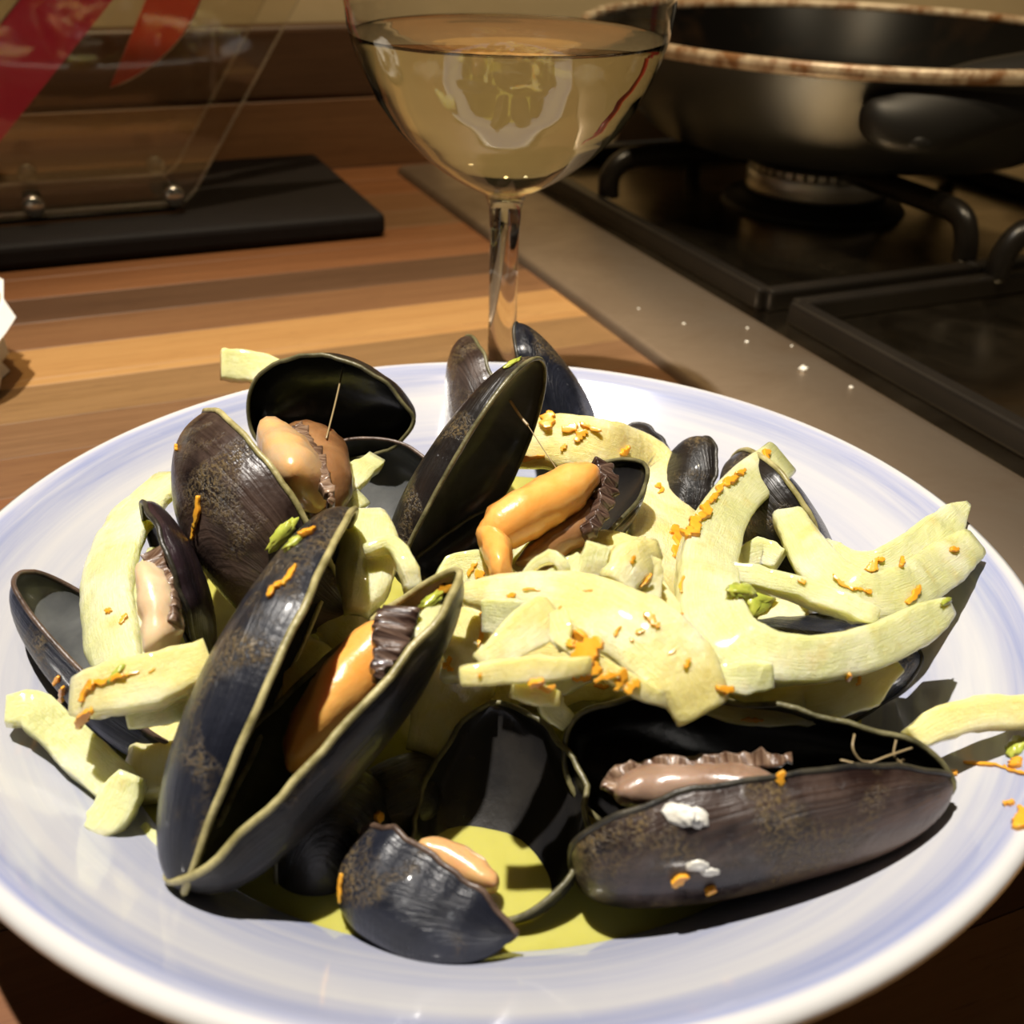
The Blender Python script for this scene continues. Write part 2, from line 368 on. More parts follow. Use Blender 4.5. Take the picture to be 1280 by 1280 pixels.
# ================================================================ HOB
t = NT('hob_brushed_steel'); ob_ = t.coord('Object')
g = t.noise(t.coord('Object', (1, 1, 1)), 18, 4, 0.6, 0.5); br = t.noise(t.coord('Object', (8, 700, 8)), 1.0, 2)
t.color(t.mix(t.ramp(g, [(0.35, 0.0), (0.7, 1.0)]), (0.42, 0.33, 0.24), (0.24, 0.175, 0.115))); t.set(Metallic=0.9)
t.l(t.ramp(g, [(0.3, 0.34), (0.7, 0.46)]), t.b.inputs['Roughness']); t.bump(br, 0.05, 0.0004); STEEL = t.m
t = NT('hob_well_steel'); ob_ = t.coord('Object'); g = t.noise(ob_, 22, 4, 0.6, 0.6)
t.color(t.mix(t.ramp(g, [(0.35, 0.0), (0.7, 1.0)]), (0.50, 0.42, 0.30), (0.36, 0.29, 0.19))); t.set(Metallic=1.0)
t.l(t.ramp(g, [(0.3, 0.14), (0.75, 0.30)]), t.b.inputs['Roughness']); WELL = t.m
t = NT('black_enamel'); ob_ = t.coord('Object'); t.color(t.mix(t.noise(ob_, 60, 4), (0.007, 0.006, 0.005), (0.014, 0.011, 0.008))); t.set(Roughness=0.30, Specular_IOR_Level=0.28); t.bump(t.noise(ob_, 500, 2), 0.1, 0.0006); ENAMEL = t.m
BLACK = plain('matt_black_metal', (0.010, 0.009, 0.008), 0.5)
CHROME = plain('burner_aluminium', (0.80, 0.77, 0.72), 0.34, 1.0)

hob = thing('gas_hob', 'stainless steel gas hob sunk into the wooden worktop under the frying pan', 'hob', kit(0.155, 0.0, 0.0), A24)
# rim frame sloping into the well: profile swept along e2
def hob_border():
    prof = [(0.0, 0.0), (0.0008, 0.0035), (0.004, 0.0052), (0.040, 0.0058), (0.062, 0.0054), (0.068, 0.0040), (0.071, 0.0022)]
    vs, fs = [], []
    for b in (-0.30, 0.0, 0.25, 0.552): vs += [(x, b, z) for x, z in prof]
    k = len(prof)
    for i in range(3):
        for j in range(k - 1): fs.append((i * k + j, i * k + j + 1, (i + 1) * k + j + 1, (i + 1) * k + j))
    vs += [(0.0, 0.552, 0), (0.071, 0.552, 0)]
    return mesh('hob_border', vs, fs)
obj('hob_border', hob_border(), STEEL, hob)
we = obj('hob_well', box_mesh('hob_well', 0.60, 0.852, 0.0022, 0.0002, 1), WELL, hob); we.location = (0.371, 0.126, 0.0)
crumbs = [(0.10, 0.165, 0.0022, 0.0014), (0.045, 0.185, 0.0058, 0.0009), (0.055, 0.20, 0.0056, 0.0007), (0.03, 0.215, 0.0056, 0.0007), (0.05, 0.15, 0.0057, 0.0018), (0.062, 0.175, 0.0053, 0.0006), (0.02, 0.24, 0.0055, 0.0006), (0.058, 0.128, 0.0055, 0.0009)]
cm = M['barnacle']
for i, (x, y, zc, r) in enumerate(crumbs):
    bm = bmesh.new(); bmesh.ops.create_icosphere(bm, subdivisions=2, radius=r)
    for v in bm.verts: v.co *= 1 + 0.5 * noise.noise(v.co * 900 + Vector((i, 0, 0)))
    for v in bm.verts: v.co.z *= 0.6
    me = bpy.data.meshes.new('crumb'); bm.to_mesh(me); bm.free()
    p = kit(0.155 + x, y, zc + r * 0.4)
    o = tag(obj('crumb', me, cm), 'tiny white crumb lying on the steel hob edge beside the bowl', 'crumb', 'crumbs on the hob edge'); o.location = p
# rear burner
bc = (0.385 - 0.155, 0.388)
def burner(cx, cy, r):
    base = obj('burner_base', lathe_mesh('burner_base', [(0, 0.002), (r * 1.35, 0.002), (r * 1.28, 0.006), (r * 1.06, 0.008), (r * 1.04, 0.012), (0, 0.012)], 64), BLACK, hob); base.location = (cx, cy, 0)
    ring = obj('burner_ring', lathe_mesh('burner_ring', [(0, 0.012), (r * 0.985, 0.012), (r, 0.0135), (r, 0.0245), (r * 0.985, 0.0255), (r * 0.97, 0.0255), (0, 0.0255)], 96), CHROME, hob); ring.location = (cx, cy, 0)
    n = 40; vs, fs = [], []
    for i in range(n):
        a0, a1 = 2 * math.pi * i / n, 2 * math.pi * (i + 0.68) / n
        q = len(vs)
        for zz in (0.0255, 0.0292):
            for rr in (r * 0.90, r * 0.985):
                for a in (a0, a1): vs.append((rr * math.cos(a), rr * math.sin(a), zz))
        fs += [(q, q + 1, q + 3, q + 2), (q + 4, q + 6, q + 7, q + 5), (q, q + 4, q + 5, q + 1), (q + 2, q + 3, q + 7, q + 6), (q, q + 2, q + 6, q + 4), (q + 1, q + 5, q + 7, q + 3)]
    te = obj('burner_teeth', mesh('burner_teeth', vs, fs, smooth=False), CHROME, hob); te.location = (cx, cy, 0)
    cap = obj('burner_cap', lathe_mesh('burner_cap', [(0, 0.0275), (r * 0.96, 0.0275), (r * 0.99, 0.0295), (r * 0.95, 0.0325), (0, 0.0335)], 64), BLACK, hob); cap.location = (cx, cy, 0)
burner(bc[0], bc[1], 0.044)
# pan supports
def bar(parent, pts, r=0.005, mat=ENAMEL, name='bar'):
    return obj(name, tube_mesh(name, pts, r, 10, 28), mat, parent)
def rect_bar(parent, a, b, w=0.009, h=0.011):
    d = Vector(b) - Vector(a); o = obj('bar', box_mesh('bar', d.length, w, h, 0.0018, 2), ENAMEL, parent)
    o.location = (Vector(a) + Vector(b)) / 2; o.rotation_euler = (0, 0, math.atan2(d.y, d.x)); return o
rear = thing('pan_support', 'black enamelled pan support under the frying pan at the rear burner', 'pan support', kit(0.238, 0.227, 0.002), A24)
rect_bar(rear, (0.0, 0.0, 0.0), (0.128, 0.0, 0.0)); rect_bar(rear, (0.128, 0.0, 0.0), (0.30, 0.0, 0.0)); rect_bar(rear, (0.0, 0.0, 0.0), (0.0, 0.31, 0.0))
rect_bar(rear, (0.30, 0.0, 0.0), (0.30, 0.31, 0.0)); rect_bar(rear, (0.0, 0.31, 0.0), (0.30, 0.31, 0.0))
bar(rear, [(0.136, 0.012, 0.008), (0.136, 0.014, 0.020), (0.136, 0.022, 0.030), (0.136, 0.045, 0.0316), (0.136, 0.095, 0.0316), (0.136, 0.12, 0.032)], 0.0066, name='prong')
bar(rear, [(0.012, 0.19, 0.008), (0.013, 0.19, 0.022), (0.026, 0.19, 0.031), (0.06, 0.19, 0.0316), (0.09, 0.19, 0.0316)], 0.0066, name='prong')
bar(rear, [(0.288, 0.19, 0.008), (0.286, 0.19, 0.022), (0.27, 0.19, 0.031), (0.24, 0.19, 0.0316), (0.21, 0.19, 0.0316)], 0.0066, name='prong')
bar(rear, [(0.142, 0.30, 0.008), (0.142, 0.298, 0.022), (0.142, 0.285, 0.031), (0.142, 0.26, 0.0316)], 0.0066, name='prong')
front = thing('pan_support', 'black enamelled pan support on the hob nearest the bowl, in front of the frying pan', 'pan support', kit(0.238, 0.208, 0.002), A24)
rect_bar(front, (0.004, 0.0, 0.0), (0.30, 0.0, 0.0)); rect_bar(front, (0.004, -0.20, 0.0), (0.004, 0.0, 0.0)); rect_bar(front, (0.004, -0.20, 0.0), (0.30, -0.20, 0.0)); rect_bar(front, (0.30, -0.20, 0.0), (0.30, 0.0, 0.0))
bar(front, [(0.128, 0.0, 0.008), (0.130, 0.0, 0.022), (0.140, 0.0, 0.0315), (0.160, -0.002, 0.0318), (0.20, -0.012, 0.0318), (0.22, -0.018, 0.0316)], 0.0066, name='prong')
burner(0.387 - 0.155, 0.10, 0.030)

# ================================================================ FRYING PAN
PAN_H = [(-0.10038, -0.135, 0.0816, 0.0168, 0.0, -0.8, 0.6), (-0.08939, -0.145, 0.07806, 0.03263, 0.0, -0.8, 0.6), (-0.06792, -0.15, 0.08073, 0.042, 0.0, -0.8, 0.6), (-0.03387, -0.152, 0.08798, 0.04079, 0.0, -0.8, 0.6), (0.02299, -0.15, 0.09436, 0.03681, 0.0, -0.8, 0.6), (0.08825, -0.14, 0.09688, 0.03217, 0.0, -0.8, 0.6)]
PAN_SLOT = [(-0.08652, -0.158, 0.06917, 0.00415, 0.0, -0.85, 0.5), (-0.07981, -0.162, 0.07039, 0.00911, 0.0, -0.85, 0.5), (-0.06954, -0.162, 0.07142, 0.00499, 0.0, -0.85, 0.5)]
t = NT('pan_nonstick_grey'); ob_ = t.coord('Object'); t.color(t.mix(t.noise(ob_, 40, 4), (0.050, 0.050, 0.046), (0.034, 0.033, 0.030)))
t.set(Roughness=0.34, Metallic=0.55); t.bump(t.noise(ob_, 600, 2), 0.06, 0.0006); PANOUT = t.m
t = NT('pan_inside_black'); ob_ = t.coord('Object'); t.color(t.mix(t.ramp(t.noise(ob_, 35, 5), [(0.5, 0.0), (0.7, 1.0)]), (0.003, 0.0026, 0.0022), (0.012, 0.007, 0.004))); t.set(Roughness=0.30, Specular_IOR_Level=0.06); PANIN = t.m
t = NT('pan_rim_stained'); ob_ = t.coord('Object'); t.color(t.mix(t.ramp(t.noise(ob_, 70, 5, 0.65), [(0.42, 0.0), (0.62, 1.0)]), (0.70, 0.58, 0.42), (0.26, 0.12, 0.045))); t.set(Roughness=0.35, Metallic=0.1); PANRIM = t.m
pan = thing('frying_pan', 'dark grey non-stick frying pan with stained rim standing on the rear burner', 'frying pan', kit(0.425, 0.420, 0.0), A24)
obj('pan_body', lathe_mesh('pan_body', [(0, 0.0385), (0.118, 0.0385), (0.124, 0.0396), (0.130, 0.0440), (0.152, 0.065), (0.1725, 0.0990)], 96), PANOUT, pan)
obj('pan_inside', lathe_mesh('pan_inside', [(0, 0.0425), (0.115, 0.0425), (0.123, 0.046), (0.148, 0.069), (0.1692, 0.0990)], 96), PANIN, pan)
obj('pan_rim', lathe_mesh('pan_rim', [(0.1690, 0.0975), (0.1688, 0.1030), (0.1706, 0.1042), (0.1742, 0.1040), (0.1752, 0.1010), (0.1748, 0.0980), (0.1722, 0.0965)], 96, True), PANRIM, pan)
hd = obj('handle', ribbon_mesh('handle', [(*PAN_H[i],) for i in range(len(PAN_H))], 0.026, seg=30, ragged=0.0, blob=True, relief=0.0), plain('handle_black', (0.010, 0.009, 0.008), 0.5), pan)
sl = obj('handle_slot', ribbon_mesh('handle_slot', PAN_SLOT, 0.004, seg=16, ragged=0.0, blob=True), BLACK, hd)

# ================================================================ SLATE BOARD, KNIFE BLOCK, KNIVES
t = NT('black_slate'); ob_ = t.coord('Object'); t.color(t.mix(t.noise(ob_, 90, 5, 0.7), (0.005, 0.004, 0.004), (0.012, 0.009, 0.008))); t.set(Roughness=0.7, Specular_IOR_Level=0.2); t.bump(t.noise(ob_, 200, 4), 0.15, 0.001)
board = tag(obj('slate_board', box_mesh('slate_board', 0.42, 0.160, 0.014, 0.004, 3), t.m), 'black slab-like board on the worktop under the clear knife block', 'board')
board.location = kit(-0.108, 0.488, 0.0003); board.rotation_euler = (0, 0, A24)
t = NT('clear_acrylic'); t.set(Base_Color=(0.93, 0.90, 0.82, 1), Roughness=0.03, IOR=1.49, Transmission_Weight=1.0); ACRYL = t.m
blk = thing('knife_block', 'clear acrylic knife block with steel bolts standing on the black board', 'knife block', kit(0.0, 0.0, 0.0145), A24)
def panel(b, th):
    q = [(-0.30, 0.004), (-0.004, 0.004), (0.003, 0.010), (0.098, 0.150), (0.098, 0.158), (-0.30, 0.158)]
    vs = [(x, b, z) for x, z in q] + [(x, b + th, z) for x, z in q]; n = len(q)
    fs = [tuple(range(n)), tuple(range(2 * n - 1, n - 1, -1))] + [(i, i + n, (i + 1) % n + n, (i + 1) % n) for i in range(n)]
    me = mesh('panel', vs, fs, smooth=False); bm = bmesh.new(); bm.from_mesh(me); bmesh.ops.recalc_face_normals(bm, faces=bm.faces)
    bmesh.ops.bevel(bm, geom=list(bm.edges), offset=0.0012, segments=2, affect='EDGES'); bm.to_mesh(me); bm.free(); return me
t = NT('acrylic_cut_edge'); t.set(Base_Color=(0.85, 0.76, 0.60, 1), Roughness=0.35, IOR=1.49, Transmission_Weight=0.55); ACEDGE = t.m
for b_, th_ in ((0.446, 0.004), (0.514, 0.004)):
    pm = panel(b_, th_); pm.materials.append(ACRYL); pm.materials.append(ACEDGE)
    for pg in pm.polygons: pg.material_index = 0 if abs(pg.normal.y) > 0.9 else 1
    obj('panel', pm, None, blk)
bp = obj('base_plate', box_mesh('base_plate', 0.29, 0.085, 0.0035, 0.001, 2), ACRYL, blk); bp.location = (-0.15, 0.484, 0.0)
BOLT = plain('bolt_steel', (0.55, 0.53, 0.48), 0.25, 1.0)
for ax in (-0.083, -0.010):
    for by, side in ((0.446, -1), (0.518, 1)):
        prof = [(0, 0.0), (0.0052, 0.0), (0.0056, 0.0008), (0.0056, 0.0062), (0.0048, 0.0072), (0, 0.0072)]
        b_ = obj('bolt', lathe_mesh('bolt', prof, 24), BOLT, blk); b_.location = (ax, by, 0.0095); b_.rotation_euler = (math.pi / 2 * (1 if side < 0 else -1), 0, 0)
def knife(label, tip, heel, width, color, b, side=1):
    k = thing('knife', label, 'knife', kit(0, 0, 0), A24)
    tx, tz = tip; hx, hz = heel; d = Vector((hx - tx, 0, hz - tz)); L = d.length; d.normalize(); nrm_ = Vector((d.z, 0, -d.x)) * side
    P0 = Vector((tx, b, tz)); n = 20; vs = []; 
    outl = []
    for i in range(n + 1):
        f = i / n; outl.append((f * L, width * min(1.0, 1.0 * math.sin(min(1.0, f * 2.1) * math.pi / 2) ** 0.8)))
    fs = []
    for f, w in outl:
        for s, th in ((0.0, 0.0010), (w, 0.0002)):
            for sg in (-1, 1): vs.append(P0 + d * f + nrm_ * s + Vector((0, sg * th, 0)))
    for i in range(n):
        q, r = i * 4, (i + 1) * 4
        fs += [(q, r, r + 2, q + 2), (q + 1, q + 3, r + 3, r + 1), (q, q + 1, r + 1, r), (q + 2, r + 2, r + 3, q + 3)]
    fs += [(0, 2, 3, 1), (n * 4, n * 4 + 1, n * 4 + 3, n * 4 + 2)]
    mt = plain('knife_coating', color, 0.35)
    obj('blade', mesh('blade', vs, fs, smooth=False), mt, k)
    c = P0 + d * L + nrm_ * width * 0.4
    obj('handle', ribbon_mesh('handle', [(*(c - d * 0.002), width * 0.7, 0, 1, 0), (*(c + d * 0.05), width * 0.6, 0, 1, 0), (*(c + d * 0.11), width * 0.75, 0, 1, 0)], 0.016, seg=16, ragged=0, blob=True, relief=0.0), mt, k)
    ed = obj('cutting_edge', tube_mesh('cutting_edge', [P0 + d * f + nrm_ * w for f, w in outl], 0.0005, 6, 30), plain('knife_edge_steel', (0.75, 0.65, 0.52), 0.3, 1.0), k)
    return k
knife('wide knife with magenta blade slanting down inside the clear knife block', (-0.1235, 0.0190), (0.020, 0.163), 0.034, (0.40, 0.016, 0.045), 0.492, -1)
knife('narrower knife with red-orange blade, point down in the clear knife block', (-0.0335, 0.078), (0.0265, 0.182), 0.025, (0.50, 0.060, 0.025), 0.470)

# ================================================================ WHITE PAPER
t = NT('white_paper'); ob_ = t.coord('Object'); t.color(t.mix(t.noise(ob_, 30, 3), (0.80, 0.78, 0.74), (0.86, 0.85, 0.82))); t.set(Roughness=0.6, Transmission_Weight=0.0)
vs, fs = [], []
NP, NQ = 40, 14
for j in range(NQ):
    f = j / (NQ - 1)
    for i in range(NP):
        a = 2 * math.pi * i / NP
        rr = 0.040 * (1 + 0.10 * math.sin(3.1 * f + 1)) * (0.86 + 0.16 * math.sin(f * math.pi) ** 0.7)
        cr = noise.noise(Vector((math.cos(a) * 2.2, math.sin(a) * 2.2, f * 2.4))); cr = abs(cr) * 0.45 + 0.05 * noise.noise(Vector((math.cos(a) * 7, math.sin(a) * 7, f * 3)))
        vs.append((rr * (1.08 - cr) * math.cos(a), rr * (1.08 - cr) * math.sin(a), 0.062 * f + 0.006 * math.sin(2 * a) * f))
for j in range(NQ - 1):
    for i in range(NP): fs.append((j * NP + i, j * NP + (i + 1) % NP, (j + 1) * NP + (i + 1) % NP, (j + 1) * NP + i))
vs.append((0, 0, 0.050)); fs += [((NQ - 1) * NP + i, (NQ - 1) * NP + (i + 1) % NP, len(vs) - 1) for i in range(NP)]
vs.append((0, 0, 0.0)); fs += [((i + 1) % NP, i, len(vs) - 1) for i in range(NP)]
pap = tag(obj('paper_bag', mesh('paper_bag', vs, fs, smooth=False), t.m), 'crumpled white paper bag standing on the worktop at the left edge, left of the bowl', 'paper bag')
pap.location = (-0.2415, 0.188, 0.0005)

# ================================================================ WINE GLASS
t = NT('clear_glass'); t.set(Base_Color=(0.985, 0.99, 0.985, 1), Roughness=0.0, IOR=1.5, Transmission_Weight=1.0); GLASS = t.m
t = NT('white_wine'); t.set(Base_Color=(0.975, 0.92, 0.68, 1), Roughness=0.0, IOR=1.34, Transmission_Weight=1.0); WINE = t.m
GZ = 0.0885
def bowl_r(h):  # outer radius of the bowl at height h above its foot
    tt = [(0.0, 0.0065), (0.0015, 0.010), (0.004, 0.0150), (0.008, 0.0216), (0.014, 0.0295), (0.022, 0.0372), (0.032, 0.0440), (0.043, 0.0492), (0.053, 0.0522), (0.062, 0.0532), (0.075, 0.0525), (0.09, 0.0495), (0.11, 0.0440), (0.122, 0.0405)]
    for i in range(len(tt) - 1):
        if h <= tt[i + 1][0]:
            k = (h - tt[i][0]) / (tt[i + 1][0] - tt[i][0]); return tt[i][1] * (1 - k) + tt[i + 1][1] * k
    return tt[-1][1]
hs = [0.122 * (i / 60) ** 1.6 for i in range(61)]
sm = [(bowl_r(max(0, h - 0.0012)) + 2 * bowl_r(h) + bowl_r(min(0.122, h + 0.0012))) / 4 for h in hs]
outer = [(r, GZ + h) for r, h in zip(sm, hs)]
inner = [(max(0.0, r - 0.0012), GZ + h) for r, h in zip(sm, hs) if h > 0.0034]
inner = [(0.0, GZ + 0.0034), (0.004, GZ + 0.0034)] + [(r, zz + 0.0) for r, zz in inner if r > 0.0065]
stem = [(0.0, 0.0), (0.035, 0.0), (0.0365, 0.0010), (0.0355, 0.0020), (0.022, 0.0042), (0.011, 0.0078), (0.0066, 0.014), (0.0054, 0.026), (0.0051, 0.050), (0.0052, 0.075), (0.0057, 0.084)]
wg = thing('wine_glass', 'stemmed wine glass of white wine standing behind the bowl of mussels', 'wine glass', (-0.0012, 0.170, 0.0003))
obj('glass', lathe_mesh('glass', stem + outer + [(sm[-1] - 0.0006, GZ + 0.1226)] + inner[::-1], 128), GLASS, wg)
WZ = 0.1405
wi = [(0.0, GZ + 0.0033), (0.004, GZ + 0.0033)] + [(r + 0.00035, zz) for r, zz in inner[2:] if zz < WZ]
rw = bowl_r(WZ - GZ) - 0.0012 + 0.00035
wi += [(rw, WZ), (rw - 0.0008, WZ - 0.0004), (rw - 0.003, WZ - 0.0009), (0.0, WZ - 0.0010)]
obj('wine', lathe_mesh('wine', wi, 128), WINE, wg)

# ================================================================ BOWL AND BROTH
t = NT('bowl_glaze'); co = t.n('ShaderNodeTexCoord').outputs['Object']; sep = t.n('ShaderNodeSeparateXYZ'); t.l(co, sep.inputs[0])
r2 = t.math('SQRT', t.math('ADD', t.math('MULTIPLY', sep.outputs[0], sep.outputs[0]), t.math('MULTIPLY', sep.outputs[1], sep.outputs[1])))
ang = t.math('ARCTAN2', sep.outputs[1], sep.outputs[0])
cmb = t.n('ShaderNodeCombineXYZ'); t.l(t.math('MULTIPLY', r2, 420.0), cmb.inputs[0]); t.l(t.math('MULTIPLY', t.math('SINE', ang), 1.6), cmb.inputs[1]); t.l(t.math('MULTIPLY', t.math('COSINE', ang), 1.6), cmb.inputs[2])
streak = t.noise(cmb.outputs[0], 1.0, 4, 0.6, 0.2)
cmb2 = t.n('ShaderNodeCombineXYZ'); t.l(t.math('MULTIPLY', r2, 110.0), cmb2.inputs[0]); t.l(t.math('SINE', ang), cmb2.inputs[1]); t.l(t.math('COSINE', ang), cmb2.inputs[2])
wash = t.noise(cmb2.outputs[0], 1.0, 3, 0.55, 0.4)
rr = t.math('ADD', r2, t.math('MULTIPLY', t.math('SUBTRACT', wash, 0.5), 0.006))
band = t.ramp(t.math('MULTIPLY', rr, 1 / 0.13), [(0.62, 0.80), (0.74, 0.80), (0.81, 0.42), (0.86, 0.30), (0.905, 1.0), (0.935, 1.0), (0.948, 0.0)])
amt = t.math('MULTIPLY', band, t.ramp(streak, [(0.30, 0.45), (0.70, 1.0)]))
t.color(t.mix(amt, (0.56, 0.545, 0.52), (0.215, 0.25, 0.425)))
t.set(Roughness=0.12, Specular_IOR_Level=0.5, Coat_Weight=0.4, Coat_Roughness=0.04); t.bump(streak, 0.05, 0.0006)
bowl = tag(obj('pasta_bowl', lathe_mesh('pasta_bowl', [(0, 0.0075), (0.05, 0.0075), (0.066, 0.0090), (0.078, 0.0135), (0.086, 0.0195), (0.094, 0.0258), (0.104, 0.0325), (0.113, 0.0385), (0.1185, 0.0425), (0.1215, 0.0445), (0.1235, 0.0450), (0.1250, 0.0444), (0.1256, 0.0428), (0.1250, 0.0410), (0.1215, 0.0385), (0.110, 0.0300), (0.095, 0.0205), (0.080, 0.0115), (0.068, 0.0055), (0.062, 0.0035), (0.061, 0.0), (0.056, 0.0), (0.055, 0.0030), (0, 0.0030)], 160), t.m),
           'wide white bowl with blue brushed glaze and cream lip, full of mussels, on the worktop', 'bowl')
bowl.location = (0, 0, 0.0003)
t = NT('saffron_broth'); ob_ = t.coord('Object'); t.color(t.mix(t.ramp(t.noise(ob_, 45, 4, 0.5, 1.0), [(0.35, 0.0), (0.65, 1.0)]), (0.36, 0.335, 0.065), (0.44, 0.41, 0.10)))
t.set(Roughness=0.08, Subsurface_Weight=0.5, Subsurface_Radius=(1.0, 0.9, 0.2), Subsurface_Scale=0.004, IOR=1.34); t.bump(t.noise(ob_, 130, 2), 0.12, 0.001)
BZ = 0.0215
vs = [(0, 0, BZ)]; fs = []; rings = [0.03, 0.06, 0.080, 0.0865, 0.0882, 0.0894]
for k, r in enumerate(rings):
    for i in range(120): vs.append((r * math.cos(2 * math.pi * i / 120), r * math.sin(2 * math.pi * i / 120), BZ + (0.0004 if k == 5 else 0.00012 if k == 4 else 0)))
for i in range(120): fs.append((0, 1 + i, 1 + (i + 1) % 120))
for k in range(len(rings) - 1):
    for i in range(120): fs.append((1 + k * 120 + i, 1 + (k + 1) * 120 + i, 1 + (k + 1) * 120 + (i + 1) % 120, 1 + k * 120 + (i + 1) % 120))
broth = tag(obj('broth', mesh('broth', vs, fs), t.m), 'shallow pool of yellow-green broth in the bottom of the bowl', 'broth')

